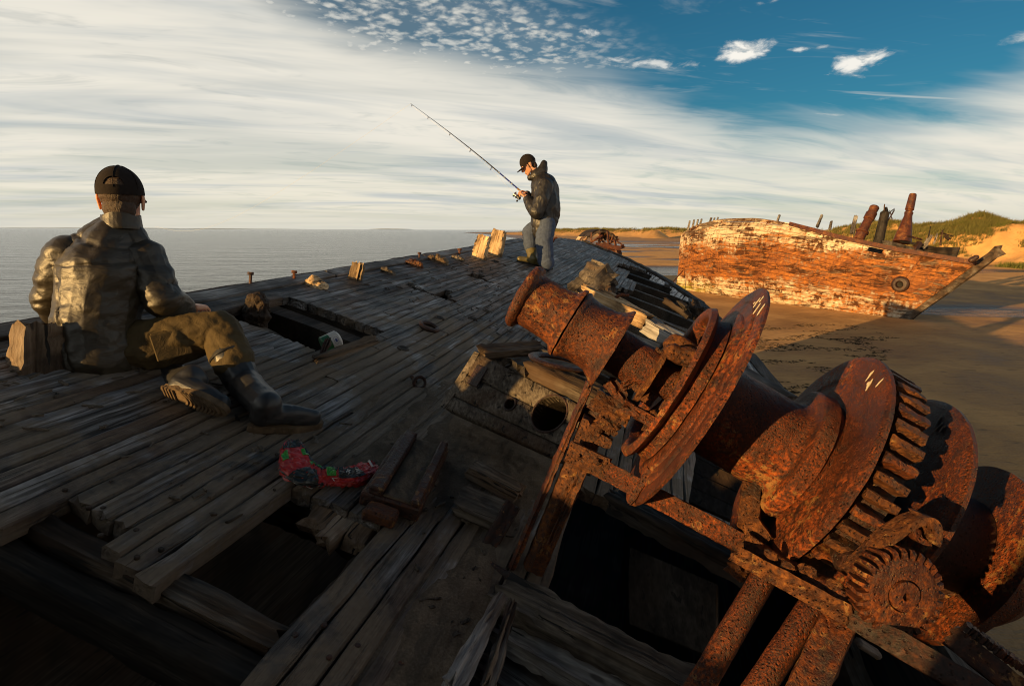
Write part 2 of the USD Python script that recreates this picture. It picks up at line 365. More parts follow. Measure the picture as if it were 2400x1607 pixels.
M['rust_flaky'] = rust('rust_flaky', fine=130.0, bal=.01, bump=1.0, mid=(.058, .018, .005), light=(.15, .050, .009), hot=(.36, .17, .040))
M['rust_dark'] = rust('rust_dark', fine=120.0, bal=-.03, dark=(.007, .004, .003), mid=(.030, .011, .007), light=(.08, .026, .010), hot=(.18, .06, .014))

def plain(name, col, rough_=.6, spec=.5, metal=0.0, var=.25, scale=20.0, bump=0.0, bscale=60.0, stretch=(1, 1, 1), sheen=0.0, coat=0.0, sss=0.0):
    g = G(); v = g.map(g.n('texture_coordinate')['object'], stretch)
    a = g.noise(v, scale, 5, .6)
    c = g.ramp(a, [(.25, tuple(x * (1 - var) for x in col)), (.75, tuple(min(1, x * (1 + var)) for x in col))])
    kw = dict(base_color=c, roughness=rough_, specular_ior_level=spec, metallic=metal, sheen_weight=sheen, coat_weight=coat)
    if sss: kw.update(subsurface_weight=sss, subsurface_radius=(1, .3, .15), subsurface_scale=.012)
    if bump: kw['normal'] = g.n('bump', height=g.noise(v, bscale, 6, .65, .6), strength=bump, distance=.01)['normal']
    return g.make(name, g.n('principled_bsdf', **kw)['BSDF'])
M['nylon'] = plain('jacket_nylon', (.019, .0145, .008), .46, .5, var=.15, scale=4, bump=.55, bscale=15, stretch=(.8, .8, 1.5))
M['nylon_black'] = plain('black_nylon', (.011, .010, .010), .48, .42, var=.12, scale=5, bump=.4, bscale=30, stretch=(1, 1, .35))
M['khaki'] = plain('khaki_cloth', (.052, .036, .014), .8, .25, var=.5, scale=9, bump=.8, bscale=20)
M['denim'] = plain('denim', (.045, .060, .100), .85, .2, var=.3, scale=30, bump=.3, bscale=30)
M['cap'] = plain('black_cap', (.012, .009, .008), .9, .15, var=.3, scale=80, bump=.15, bscale=300)
M['skin'] = plain('skin', (.44, .22, .13), .5, .4, var=.08, scale=30, sss=.15)
M['hair'] = plain('brown_hair', (.034, .017, .008), .6, .4, var=.5, scale=160, bump=.6, bscale=220, stretch=(1, 1, .25))
M['eye'] = plain('eye_dark', (.02, .012, .01), .2, .5)
M['boot'] = plain('black_rubber', (.014, .014, .015), .45, .5, var=.4, scale=12, bump=.12, bscale=30)
M['boot_green'] = plain('olive_rubber', (.085, .068, .022), .42, .5, var=.3, scale=10, bump=.15, bscale=25)
M['sole'] = plain('muddy_sole', (.095, .066, .040), .9, .2, var=.5, scale=25, bump=.6, bscale=70)
M['sole_dark'] = plain('sole_rubber', (.015, .013, .012), .8, .3)
M['rod'] = plain('black_rod', (.012, .012, .014), .3, .5)
M['rod_blue'] = plain('blue_rod', (.012, .022, .16), .25, .5)
M['cork'] = plain('cork', (.16, .10, .05), .8, .2, var=.4, scale=150)
M['steel'] = plain('steel', (.55, .54, .52), .25, .5, metal=1.0, var=.1)
M['line'] = plain('nylon_line', (.45, .45, .42), .4, .5, var=.05)
M['green_plastic'] = plain('green_plastic', (.010, .085, .028), .35, .5, var=.15)
M['white_plastic'] = plain('white_plastic', (.42, .40, .37), .5, .4, var=.15)
M['blue_print'] = plain('blue_print', (.03, .045, .16), .5, .4)
M['red_foil'] = plain('red_foil', (.33, .016, .011), .30, .5, var=.3, scale=40, bump=.3, bscale=60)
M['black_foil'] = plain('black_foil', (.012, .014, .012), .30, .5, var=.3, bump=.3)
M['green_foil'] = plain('green_foil', (.022, .20, .020), .35, .5, var=.5, scale=60)
M['white_print'] = plain('white_print', (.55, .55, .52), .5, .4)
M['silver_foil'] = plain('silver_foil', (.50, .48, .46), .35, .5, metal=.3, var=.2, bump=.3)
M['mortar'] = plain('pale_crust', (.40, .36, .30), .9, .2, var=.4, scale=90, bump=.8, bscale=120)
M['weed'] = plain('dry_weed', (.035, .022, .010), .9, .2, var=.5)
M['algae'] = plain('green_weed', (.16, .15, .02), .8, .3, var=.5, scale=60)

def sand_mat():
    g = G(); p = g.n('geometry')['position']
    z = g.n('separate_xyz', vector=p)['z']
    a = g.noise(g.map(p, (1, 1, 0)), .35, 6, .6, .5)
    b = g.noise(p, 26.0, 4, .6)
    rip = g.noise(g.map(p, (1.2, 4.5, 0), (0, 0, 0), (0, 0, .45)), 1.3, 4, .55, .8)
    f = g.m('add', g.m('multiply', a, .6), g.m('multiply', b, .4))
    dry = g.ramp(f, [(.3, (.33, .165, .055)), (.5, (.52, .28, .095)), (.7, (.62, .37, .15))])
    wet = g.ramp(f, [(.3, (.10, .055, .024)), (.6, (.19, .108, .046))])
    w = g.mr(g.m('add', z, g.m('multiply', g.m('subtract', a, .5), .12)), .02, .16)
    col = g.mix(w, wet, dry)
    col = g.mix(g.mr(rip, .42, .30, 0, .5), col, (.05, .03, .015))
    peb = g.n('voronoi_texture', vector=p, scale=3.0, feature='f1', randomness=1.0)
    col = g.mix(g.mr(peb['distance'], .045, .03, 0, .8), col, (.05, .035, .02))
    r = g.mr(w, 0, 1, .42, .92)
    nb = g.n('bump', height=g.m('add', rip, g.m('multiply', b, .25)), strength=.9, distance=.07)['normal']
    return g.make('sand_look', g.n('principled_bsdf', base_color=col, roughness=r, normal=nb, specular_ior_level=.3)['BSDF'])
M['sand'] = sand_mat()
def drift_mat():
    g = G(); p = g.n('geometry')['position']
    b = g.noise(p, 140.0, 4, .7); a = g.noise(p, 7, 5, .6)
    col = g.ramp(g.m('add', g.m('multiply', a, .5), g.m('multiply', b, .5)), [(.3, (.048, .036, .025)), (.5, (.095, .073, .052)), (.7, (.17, .135, .10))])
    nb = g.n('bump', height=g.m('add', a, g.m('multiply', b, .5)), strength=.6, distance=.01)['normal']
    return g.make('drifted_sand_look', g.n('principled_bsdf', base_color=col, roughness=.95, normal=nb, specular_ior_level=.15)['BSDF'])
M['drift'] = drift_mat()
def sea_mat():
    g = G(); p = g.n('geometry')['position']
    w1 = g.noise(g.map(p, (.55, 1.3, 0), (0, 0, 0), (0, 0, .25)), 1.0, 6, .6, .3)
    w2 = g.noise(g.map(p, (.06, .16, 0), (5, 0, 0), (0, 0, .15)), 1.0, 4, .55, .3)
    nb = g.n('bump', height=g.m('add', g.m('multiply', w1, 1.0), g.m('multiply', w2, 3.0)), strength=1.0, distance=.42)['normal']
    return g.make('sea_look', g.n('principled_bsdf', base_color=(.030, .034, .034), roughness=.12, normal=nb, ior=1.333, specular_ior_level=.5)['BSDF'])
M['sea'] = sea_mat()
def grass_mat(name, a, b):
    g = G(); r = g.n('geometry')['random_per_island']
    col = g.ramp(r, [(0, a), (1, b)])
    d = g.n('principled_bsdf', base_color=col, roughness=.7, specular_ior_level=.2)['BSDF']
    t = g.n('translucent_bsdf', color=col)['BSDF']
    return g.make(name, g.n('mix_closure', fac=.3, closure1=d, closure2=t)['closure'])
M['grass'] = grass_mat('dune_grass_look', (.14, .125, .035), (.30, .215, .085))
M['grass_green'] = grass_mat('green_grass_look', (.12, .125, .028), (.22, .19, .06))
# ---------------------------------------------------------------- beach, sea, dunes
def seg_dist(X, Y, pts):
    P = np.stack([X, Y], -1); best = np.full(X.shape, 1e9); hh = np.zeros(X.shape)
    for (x0, y0, h0), (x1, y1, h1) in zip(pts[:-1], pts[1:]):
        a = np.array([x0, y0]); d = np.array([x1 - x0, y1 - y0]); t = np.clip(((P - a) @ d) / (d @ d), 0, 1)
        q = np.linalg.norm(P - a - t[..., None] * d, axis=-1); m = q < best
        best = np.where(m, q, best); hh = np.where(m, h0 + (h1 - h0) * t, hh)
    return best, hh
NEAR_DUNE = [(52, 100, 2.4), (58, 82, 2.9), (66, 76, 3.1), (80, 68, 3.4), (100, 52, 4), (140, 10, 4)]
FAR_DUNE = [(10, 560, 1.6), (30, 480, 4.0), (62, 400, 4.4), (100, 330, 4.8), (140, 290, 4.5), (150, 200, 6), (120, 130, 5), (70, 96, 4)]
def sand_height(X, Y):
    P = np.stack([X, Y, 0 * X], -1)
    dist = np.hypot(X, Y)
    shore = 0.5 + 0.012 * np.clip(Y, -100, 200) + 2.2 * (noise(P * .02, 3) - .5)
    far = np.clip((Y - 260) / 500, 0, 1)
    shore = shore * (1 - far) + far * (-40 - .05 * (Y - 260)) + 60 * np.clip((Y - 900) / 200, 0, 30)
    land = np.clip((X - shore) / np.where(Y > 200, 30, 7), -1, 1)
    z = np.where(land > 0, .10 * np.clip(land * 1.2, 0, 1), 1.4 * land)
    # low flats with pools past the wrecks
    pool = fbm(np.stack([X * .030, Y * .085, 0 * X], -1), 4, 11) - .5
    flat = np.clip((Y - 36) / 14, 0, 1) * np.clip((X - shore) / 4, 0, 1) * np.clip(1 - (Y - 150) / 80, 0.0, 1)
    z += flat * np.clip(pool * 1.6 - .055, -.3, .10)
    z += .035 * (fbm(P * .22, 4, 5) - .5) * (dist < 150)
    # scour pool beside the other wreck's bow
    q = np.hypot((X - 23.6) / 3.2, (Y - 28.8) / 1.5); z -= .34 * np.exp(-q ** 2)
    for pts, w, sd in ((NEAR_DUNE, 13.0, 1), (FAR_DUNE, 30.0, 2)):
        d, h = seg_dist(X, Y, pts)
        d = d + (fbm(P / (w * .55), 4, sd) - .5) * w * 1.1
        k = np.clip(1 - d / w, 0, 1); k = k * k * (3 - 2 * k)
        z += h * k * (.80 + .4 * fbm(P / (w * .4), 4, sd + 20)) + .7 * np.clip(k * 2, 0, 1) * (fbm(P / 2.4, 3, sd + 30) - .5)
    q = np.hypot(X - 74.5, Y - 300); z += 5.0 * np.clip(1 - q / 7.5, 0, 1)
    return z
def make_ground():
    r = np.concatenate([[0.02], np.geomspace(1.5, 30, 110), np.geomspace(30.3, 160, 170)[0:], np.geomspace(162, 9000, 120)])
    th = np.radians(np.concatenate([np.linspace(-180, -52, 50), np.linspace(-50, 50, 420), np.linspace(52, 180, 50)[:-1]]))
    R, A = np.meshgrid(r, th, indexing='ij'); X, Y = R * np.sin(A), R * np.cos(A)
    Z = sand_height(X, Y)
    v = np.stack([X, Y, Z], -1).reshape(-1, 3); f = grid_faces(len(r), len(th), True)
    m = tm(v, f)
    if m.face_normals[:, 2].mean() < 0: m.invert()
    return m
part('/World', 'beach', make_ground(), M['sand'], smooth=True, kind='structure', label='wet orange sand flat running from the wrecks to the dunes')
def disc(R, z, rings=60, sides=180):
    r = np.concatenate([[0.05], np.geomspace(3, R, rings)]); th = np.linspace(0, 2 * np.pi, sides, endpoint=False)
    A, B = np.meshgrid(r, th, indexing='ij')
    m = tm(np.stack([A * np.sin(B), A * np.cos(B), 0 * A + z], -1).reshape(-1, 3), grid_faces(len(r), sides, True))
    if m.face_normals[:, 2].mean() < 0: m.invert()
    return m
part('/World', 'sea', disc(40000, 0.0), M['sea'], smooth=True, kind='structure', label='calm grey sea reaching a straight horizon')
# a faint strip of land on the horizon, far out at the left
def headland(x0, x1, y, h, seed):
    n = 90; xs = np.linspace(x0, x1, n)
    prof = h * (.25 + fbm(np.stack([xs / 900, 0 * xs, 0 * xs], 1), 4, seed)) * np.sin(np.pi * np.linspace(0, 1, n)) ** .4
    rings = np.stack([np.stack([xs, 0 * xs + y, 0 * xs - 2], 1), np.stack([xs, 0 * xs + y + 120, prof], 1), np.stack([xs, 0 * xs + y + 500, prof * .8], 1), np.stack([xs, 0 * xs + y + 900, 0 * xs - 2], 1)], 1)
    return loft(rings)
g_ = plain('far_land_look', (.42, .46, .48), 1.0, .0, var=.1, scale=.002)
part('/World', 'far_shore', headland(-13500, -5200, 14000, 20, 3), g_, smooth=True, kind='structure', label='low blue strip of land on the horizon at the left')
part('/World', 'far_island', headland(-3500, -2500, 14000, 36, 9), g_, smooth=True, kind='structure', label='tiny low island on the horizon left of the fishing boy')

def grass_tufts(n, pts, w, size, seed, keep, hmin, ymax=1e9):
    r = np.random.default_rng(seed); V, F, k = [], [], 0
    pts3 = np.array(pts, float); tries = 0
    while k < n and tries < 60:
        tries += 1
        i = r.integers(0, len(pts) - 1, 4000); t = r.random((4000, 1))
        c = (pts3[i] * (1 - t) + pts3[i + 1] * t)[:, :2] + r.normal(0, w * .42, (4000, 2))
        z = sand_height(c[:, 0], c[:, 1])
        ok = (z > hmin) & (c[:, 1] > np.abs(c[:, 0]) * .9) & (fbm(np.stack([c[:, 0], c[:, 1], 0 * z], 1) / 6, 3, seed) + .25 * (z / 6 - .5) > keep) & (c[:, 1] < ymax)
        for (x, y), zz in zip(c[ok], z[ok]):
            if k >= n: break
            m = 9; a = r.random(m) * 2 * np.pi; s = size * r.uniform(.6, 1.3)
            b = np.stack([x + r.normal(0, s * .35, m), y + r.normal(0, s * .35, m), np.full(m, zz - .05)], 1)
            lean = r.normal(0, .35, (m, 2)) + [.22, .05]
            tip = b + np.stack([lean[:, 0] * s, lean[:, 1] * s, s * r.uniform(.6, 1.1, m)], 1)
            wd = np.stack([np.cos(a), np.sin(a), 0 * a], 1) * s * .06
            base = len(V) * 27
            V.append(np.stack([b - wd, b + wd, tip], 1).reshape(-1, 3)); F.append(np.arange(27).reshape(-1, 3) + base); k += 1
    return tm(np.vstack(V), np.vstack(F))
part('/World', 'dune_grass', grass_tufts(7500, NEAR_DUNE[:4], 13, .55, 4, .40, .9), M['grass'], smooth=False, kind='stuff', label='dry grass covering the dune behind the bow of the painted wreck')
part('/World', 'far_dune_grass', grass_tufts(2600, FAR_DUNE[:5], 30, 1.5, 5, .42, 2.0), M['grass'], smooth=False, kind='stuff', label='dry grass on the low dunes along the horizon')
def green_patch(spots, seed):
    r = np.random.default_rng(seed); V = []
    for (x, y, rad, n, s) in spots:
        for _ in range(n):
            a, q = r.random() * 6.28, rad * math.sqrt(r.random()); c = np.array([x + q * math.cos(a), y + q * math.sin(a)])
            zz = float(sand_height(np.array([c[0]]), np.array([c[1]]))[0])
            for _k in range(8):
                b = np.array([c[0] + r.normal(0, .2), c[1] + r.normal(0, .2), zz - .05]); an = r.random() * 6.28
                wd = np.array([math.cos(an), math.sin(an), 0]) * .03; hgt = s * r.uniform(.5, 1.1)
                V.append([b - wd, b + wd, b + [r.normal(.12, .2), r.normal(0, .2), hgt]])
    V = np.array(V).reshape(-1, 3); return tm(V, np.arange(len(V)).reshape(-1, 3))
part('/World', 'green_grass', green_patch([(63, 78, 3.2, 260, .55), (57.5, 60.5, 2.2, 220, .8), (55, 62.5, 1.6, 120, .7)], 6), M['grass_green'], smooth=False, kind='stuff', label='greener grass clumps at the top and right foot of the dune')
def litter(n, seed):
    r = np.random.default_rng(seed); out = []
    V, F = [], []
    while len(V) < n:
        x, y = r.uniform(6.3, 14.5), r.uniform(13, 24)
        if fbm(np.array([[x * .9, y * 2.2, 0]]), 3, 8)[0] < .53 or abs(y - 1.15 * x - 7.5) > 3.6: continue
        z = float(sand_height(np.array([x]), np.array([y]))[0]); L = r.uniform(.03, .15); a = r.normal(.5, .7); w = r.uniform(.006, .02)
        d = np.array([math.cos(a), math.sin(a), 0]) * L; q = np.array([-math.sin(a), math.cos(a), 0]) * w
        c = np.array([x, y, z]); h = np.array([0, 0, r.uniform(.006, .025)])
        F.append(np.array([[0, 1, 4], [1, 2, 4], [2, 3, 4], [3, 0, 4]]) + 5 * len(V)); V.append(np.stack([c - d, c - q, c + d, c + q, c + h]))
    return tm(np.vstack(V), np.vstack(F))
part('/World', 'seaweed_litter', litter(1500, 3), M['weed'], smooth=False, kind='stuff', label='dark scraps of dried seaweed strewn on the sand between the wrecks')

# ---------------------------------------------------------------- the painted wreck on the sand
def hull_paint():
    g = G()
    v = g.n('texture_coordinate')['object']; s = g.n('separate_xyz', vector=v); z = s['z']; x = s['x']
    rn = g.n('object_info')['random']
    peel = g.noise(g.map(v, (.34, 2, 3.4)), 1.0, 9, .70, 1.4)
    peel2 = g.noise(g.map(v, (.22, .5, .55)), 1.0, 4, .6, .8)
    streak = g.noise(g.map(v, (2.6, 3, .55)), 1.0, 6, .6, 2.0)
    fine = g.noise(g.map(v, (1.2, 14, 18)), 1.0, 5, .6, .3)
    big = g.noise(g.map(v, (.50, 1, 1.0), (5, 1, 2)), 1.0, 5, .62, 1.2)
    speck = g.noise(g.map(v, (1.0, 4, 2.6)), 1.0, 9, .72, 1.6)
    band = g.m('multiply', g.mr(z, .6, 1.4), g.mr(z, 3.3, 2.2))
    paint = g.ramp(fine, [(.3, (.28, .205, .125)), (.5, (.43, .35, .24)), (.7, (.57, .50, .385))])
    rst = g.ramp(g.m('add', g.m('multiply', speck, .55), g.m('multiply', streak, .45)), [(.30, (.030, .008, .003)), (.45, (.105, .028, .006)), (.57, (.27, .090, .014)), (.74, (.46, .22, .06))])
    bare = g.ramp(fine, [(.3, (.020, .012, .008)), (.5, (.085, .058, .038)), (.7, (.22, .17, .12))])
    rf = g.m('add', g.m('multiply', streak, .34), g.m('add', g.m('multiply', peel2, .45), g.m('add', g.m('multiply', big, .28), g.m('add', g.m('multiply', band, .16), g.m('multiply', g.m('subtract', speck, .5), .60)))))
    col = g.mix(g.mr(rf, .465, .645, 0, .96), paint, rst)
    bf = g.m('add', peel, g.m('add', g.m('multiply', g.mr(z, 2.7, 4.3), .13), g.m('multiply', g.m('subtract', big, .5), .45)))
    col = g.mix(g.mr(bf, .56, .62, 0, .93), col, bare)
    dk_ = g.noise(g.map(v, (.36, 3, 3.6), (3, 1, 2)), 1.0, 9, .70, 1.6)
    col = g.mix(g.mr(g.m('add', dk_, g.m('add', g.m('multiply', g.m('subtract', streak, .5), .55), g.m('multiply', g.m('subtract', big, .5), .5))), .515, .60, 0, .93), col, (.040, .014, .005))
    nail = g.n('voronoi_texture', vector=g.map(v, (1.7, 2, 4.2)), scale=1.0, feature='f1', randomness=1.0)['distance']
    col = g.mix(g.mr(nail, .13, .08, 0, .85), col, (.02, .008, .004))
    al = g.m('multiply', g.mr(z, .75, .25), g.mr(x, 5.0, 1.0))
    col = g.mix(g.m('multiply', al, g.mr(peel, .42, .52, 0, .8)), col, (.19, .17, .02))
    h = g.m('add', g.m('multiply', fine, .4), g.m('multiply', g.mr(bf, .56, .62), -.6))
    nb = g.n('bump', height=h, strength=.6, distance=.03)['normal']
    return g.make('peeling_hull_paint', g.n('principled_bsdf', base_color=col, roughness=.8, normal=nb, specular_ior_level=.15)['BSDF'])
M['hull'] = hull_paint()
BL = 14.6
def sec_at(u):
    """half breadth, rail height, fullness at the fraction u of the length from the stern."""
    b = np.interp(u, [0, .04, .12, .3, .5, .7, .85, .94, 1.0], [.75, 1.2, 1.75, 2.35, 2.5, 2.15, 1.30, .64, .10])
    r = np.interp(u, [0, .1, .25, .45, .6, .75, .88, 1.0], [3.72, 4.12, 4.32, 4.26, 3.95, 3.42, 3.06, 2.86])
    return b, r
def hull_pt(u, v, side=-1, off=0.0):
    """side -1 = starboard. v from keel to rail."""
    b, r = sec_at(u)
    e = np.interp(u, [0, .12, .3, .6, .85, 1.0], [1.5, .90, .54, .52, .90, 1.2])
    g = v ** e
    g = g * (1 - .20 * max(0.0, (v - .66) / .34) ** 1.5 * (1 - u ** 3))
    if u < .16: g = g * (1 - (1 - u / .16) * .35 * math.exp(-((v - .16) / .12) ** 2))     # hollow above the skeg
    x = u * BL + 2.45 * (r / 2.9) * v * u ** 6 - .62 * v * (1 - u) ** 7
    return np.array([x, side * (b * g + .07 + off), -.25 + (r + .25) * v])
def strake(u0, u1, v0, v1, side, off, th=.05, nu=None):
    nu = nu or max(3, int((u1 - u0) * 30)); us = np.linspace(u0, u1, nu); rings = []
    for u in us:
        q = [hull_pt(u, v0, side, off), hull_pt(u, (v0 + v1) / 2, side, off + .004), hull_pt(u, v1, side, off), hull_pt(u, v1, side, off - th), hull_pt(u, v0, side, off - th)]
        rings.append(q)
    return loft(np.array(rings))
bfwd = unit([.438, -.898, 0]); bport = np.cross([0, 0, 1], bfwd)
LIST = math.radians(-20)
Rl = np.array([[1, 0, 0], [0, math.cos(LIST), -math.sin(LIST)], [0, math.sin(LIST), math.cos(LIST)]])
BOAT = mat4(np.stack([bfwd, bport, [0, 0, 1]], 1) @ Rl, (11.3, 39.0, 0.0))
BINV = np.linalg.inv(BOAT)
boat = thing('painted_wreck', 'listing wooden boat wreck with peeling white paint and rust streaks on the sand', 'boat', BOAT)
NS = 19; hr = np.random.default_rng(5)
for k in range(NS):
    v0, v1 = k / NS + .0021, (k + 1) / NS - .0021
    cuts = sorted([0.0, 1.0] + list(np.clip(np.cumsum(hr.uniform(.17, .36, 5))[:4], 0, .93)))
    cuts = [c for i, c in enumerate(cuts) if i == 0 or c - cuts[i - 1] > .06]; cuts[-1] = 1.0
    for c0, c1 in zip(cuts[:-1], cuts[1:]):
        if k > 15 and hr.random() < .12: c1 -= .03
        part(boat, 'hull_plank', strake(c0 + .0004, c1 - .0004, v0, v1, -1, hr.uniform(-.012, .014)), M['hull'], smooth=25)
for k in range(8):
    part(boat, 'far_side_plank', strake(0, 1, k / 8 + .002, (k + 1) / 8 - .002, 1, 0.0, .06, 24), M['dark_wood'], smooth=25)
def tpiece(u0, u1, v, n=26, w=.11, h=.13, side=-1, off=.05):
    rings = []
    for u in np.linspace(u0, u1, n):
        p = hull_pt(u, v, side, off); o = np.array([0, side * w / 2, 0]); z = np.array([0, 0, h / 2])
        rings.append([p - o - z, p + o - z, p + o + z, p - o + z])
    return loft(np.array(rings))
part(boat, 'rail', tpiece(.60, 1.0, .985, w=.12, h=.20, off=.04), M['rust'], smooth=25, label='dark rust-stained rail along the bow')
part(boat, 'keel', rbox(-.3, BL, -.10, .10, -.45, -.10), M['beam'])
stem_pts = [hull_pt(1.0, v, 0) for v in np.linspace(0, 1, 9)]; stem_pts = [np.array([p[0] + .08, 0, p[2]]) for p in stem_pts]
sd_ = stem_pts[-1] - stem_pts[-4]; sd_ = sd_ / np.linalg.norm(sd_); stem_pts += [stem_pts[-1] + sd_ * .4, stem_pts[-1] + sd_ * .8]
def stem_timber(pts, w, d0, seed):
    r = np.random.default_rng(seed); rings = []
    for i, p in enumerate(pts):
        a = np.array([.66, 0, -.75]) * d0
        jit = r.normal(0, .012, (6, 3)) if i < len(pts) - 1 else r.normal(0, .07, (6, 3))
        rings.append(np.array([p + a + [0, -w * .55, 0], p + a + [0, w * .55, 0], p + [0, w, 0], p - a * .9 + [0, w, 0], p - a * .9 + [0, -w, 0], p + [0, -w, 0]]) + jit)
    return loft(np.array(rings))
part(boat, 'stem', stem_timber(stem_pts, .10, .20, 3), M['hatch'], smooth=20, label='cracked stem post raking up past the rail')
hp = hull_pt(.93, .56, -1, .03); hn = unit(np.cross(hull_pt(.95, .56) - hull_pt(.91, .56), hull_pt(.93, .6) - hull_pt(.93, .52)))
if hn[1] > 0: hn = -hn
hx = lathe([(-.02, .13), (.10, .14), (.12, .19), (.13, .24), (.12, .30), (.09, .35), (.05, .37), (-.02, .37)], 40)
hxh = lathe([(-.02, .001), (.045, .001), (.05, .125), (-.02, .125)], 30)
ring_pr = [(-.02, .125), (.10, .13), (.13, .16), (.115, .205), (.13, .25), (.11, .30), (.07, .355), (-.02, .37)]
rp = np.array(ring_pr); an = np.linspace(0, 2 * np.pi, 41)[:-1]
tor = np.stack([np.broadcast_to(rp[None, :, 0], (40, len(rp))), rp[None, :, 1] * np.cos(an)[:, None], rp[None, :, 1] * np.sin(an)[:, None]], -1)
tv = tor.reshape(-1, 3); n_, b_ = 40, len(rp); fi = []
for i in range(n_):
    for j in range(b_):
        a0, a1, b0, b1 = i * b_ + j, i * b_ + (j + 1) % b_, ((i + 1) % n_) * b_ + j, ((i + 1) % n_) * b_ + (j + 1) % b_
        fi += [[a0, b0, b1], [a0, b1, a1]]
torus = tm(tv, fi)
if torus.volume < 0: torus.invert()
MH = mat4(frame_x(hn), hp)
hw = part(boat, 'hawse_pipe', rough(torus, .012, 9, 2), M['rust_dark'], M=MH, label='round rusty hawse pipe in the bow')
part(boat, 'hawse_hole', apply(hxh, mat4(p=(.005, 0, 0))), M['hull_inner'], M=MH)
part(boat, 'rudder_post', timber(3.0, .16, .18, 4, (.03, .1)), M['hull'], M=mat4(frame_x((-.13, 0, 1)), (-.02, 0, -.1)))
rod_a, rod_b = (BINV @ np.append(at(1608 / 1.0248, 664 / 1.0248, 38.3), 1))[:3], (BINV @ np.append(at(1568 / 1.0248, 668 / 1.0248, 38.0), 1))[:3]
def beam_between(a, b, w, h, seed, up=(0, 0, 1), taper=(1, 1), ends=(.03, .06), wear=.01):
    a, b = np.asarray(a, float), np.asarray(b, float); L = np.linalg.norm(b - a)
    return apply(timber(L, w, h, seed, ends, max(.05, L / 14), wear, taper), mat4(frame_x(b - a, up), a))
def B(vx, vy, d): return (BINV @ np.append(at(vx, vy, d), 1))[:3]
part(boat, 'steel_stay', tube([B(1600 / 1.0248, 632 / 1.0248, 38.2), B(1567 / 1.0248, 670 / 1.0248, 37.0)], .035, 8), M['rust'], label='thin rusty bar leaning at the stern')
# deck and things on it
def boat_deck():
    rings = []
    for u in np.linspace(.03, .97, 30):
        a, c = hull_pt(u, .90, -1, -.09), hull_pt(u, .90, 1, -.09)
        rings.append([a, (a + c) / 2 + [0, 0, .06], c, c - [0, 0, .08], a - [0, 0, .08]])
    return loft(np.array(rings))
part(boat, 'deck', boat_deck(), M['dark_wood'])
for i, (x0, y0, x1, y1) in enumerate([(1572, 512, 1577, 501), (1582, 511, 1587, 499), (1590, 510, 1596, 498), (1598, 509, 1604, 497), (1617, 507, 1627, 494), (1626, 506, 1634, 494), (1634, 505, 1642, 493), (1775, 498, 1782, 487), (1868, 504, 1880, 486), (1897, 510, 1901, 500)]):
    d = 37.8 if i < 7 else (34.5 if i < 8 else 31.5)
    part(boat, 'rib_stub', beam_between(B(x0, y0 + 12, d), B(x1, y1, d), .12, .14, 30 + i, taper=(1, .7), ends=(.02, .12)), M['grey_wood'])
def column(prof, seed):
    return rough(lathe(prof, 28), .02, 5, seed)
def put_col(name, base, top, prof, d, mat, label, seed, tilt_d=0.0):
    a, b = B(*base, d), B(*top, d + tilt_d); L = np.linalg.norm(b - a)
    return part(boat, name, column([(x * L, r) for x, r in prof], seed), M[mat], M=mat4(frame_x(b - a), a), label=label)
put_col('rusty_column', (2062, 550), (2087, 440), [(0, .001), (0, .40), (.12, .36), (.3, .28), (.55, .17), (.62, .19), (.64, .15), (.66, .15), (.68, .19), (.97, .165), (1.0, .15), (1.0, .001)], 27.6, 'rust', 'tallest rusty pipe column with a flared foot', 1)
put_col('rusty_bollard', (1962, 545), (2000, 468), [(0, .001), (0, .24), (.2, .25), (.22, .30), (.26, .30), (.28, .22), (.6, .20), (.62, .25), (.80, .25), (.82, .20), (.97, .22), (1, .18), (1, .001)], 28.4, 'rust', 'thick rusty bollard leaning right', 2)
put_col('charred_post', (2006, 560), (2026, 470), [(0, .001), (0, .25), (.3, .22), (.7, .20), (.86, .21), (.9, .12), (1, .04), (1.0, .001)], 28.0, 'dark_wood', 'black splintered post', 3)
for i, (a, b, w) in enumerate([((2018, 545), (2022, 462), .07), ((2030, 500), (2045, 474), .05), ((2026, 488), (2046, 472), .045), ((2034, 478), (2040, 500), .035)]):
    part(boat, 'bent_bar', beam_between(B(*a, 27.9), B(*b, 27.9), w, w, 50 + i, taper=(1, .5)), M['rust_dark'])
for i, (a, b, w, m_) in enumerate([((1948, 530), (1957, 488), .22, 'grey_wood'), ((2020, 552), (2110, 575), .32, 'beam'), ((2112, 560), (2130, 532), .16, 'grey_wood'), ((2086, 572), (2104, 548), .3, 'rust_dark'),
                                   ((2120, 548), (2128, 512), .05, 'dark_wood'), ((2135, 552), (2143, 527), .07, 'grey_wood'), ((2150, 555), (2155, 520), .06, 'rust_dark'), ((2152, 528), (2180, 536), .05, 'rust_dark'), ((2160, 534), (2172, 545), .16, 'dark_wood'), ((2060, 548), (2160, 566), .10, 'dark_wood'), ((2075, 535), (2110, 545), .08, 'rust_dark')]):
    part(boat, 'broken_timber', beam_between(B(*a, 26.6), B(*b, 26.6), w, w * .8, 70 + i, taper=(1, .8), ends=(.05, .1)), M[m_])
for k in range(5):
    rings = []
    for u in np.linspace(.66, .955, 14):
        a, c = hull_pt(u, 1.0, 1, 0), hull_pt(u, 1.0, 1, -.06); z0, z1 = .16 * k + .01, .16 * (k + 1) - .02 * (k == 4) * (1 + math.sin(40 * u))
        rings.append([a + [0, 0, z0], a + [0, 0, z1], c + [0, 0, z1], c + [0, 0, z0]])
    part(boat, 'far_bulwark_board', loft(np.array(rings)), M['dark_wood'], smooth=25)
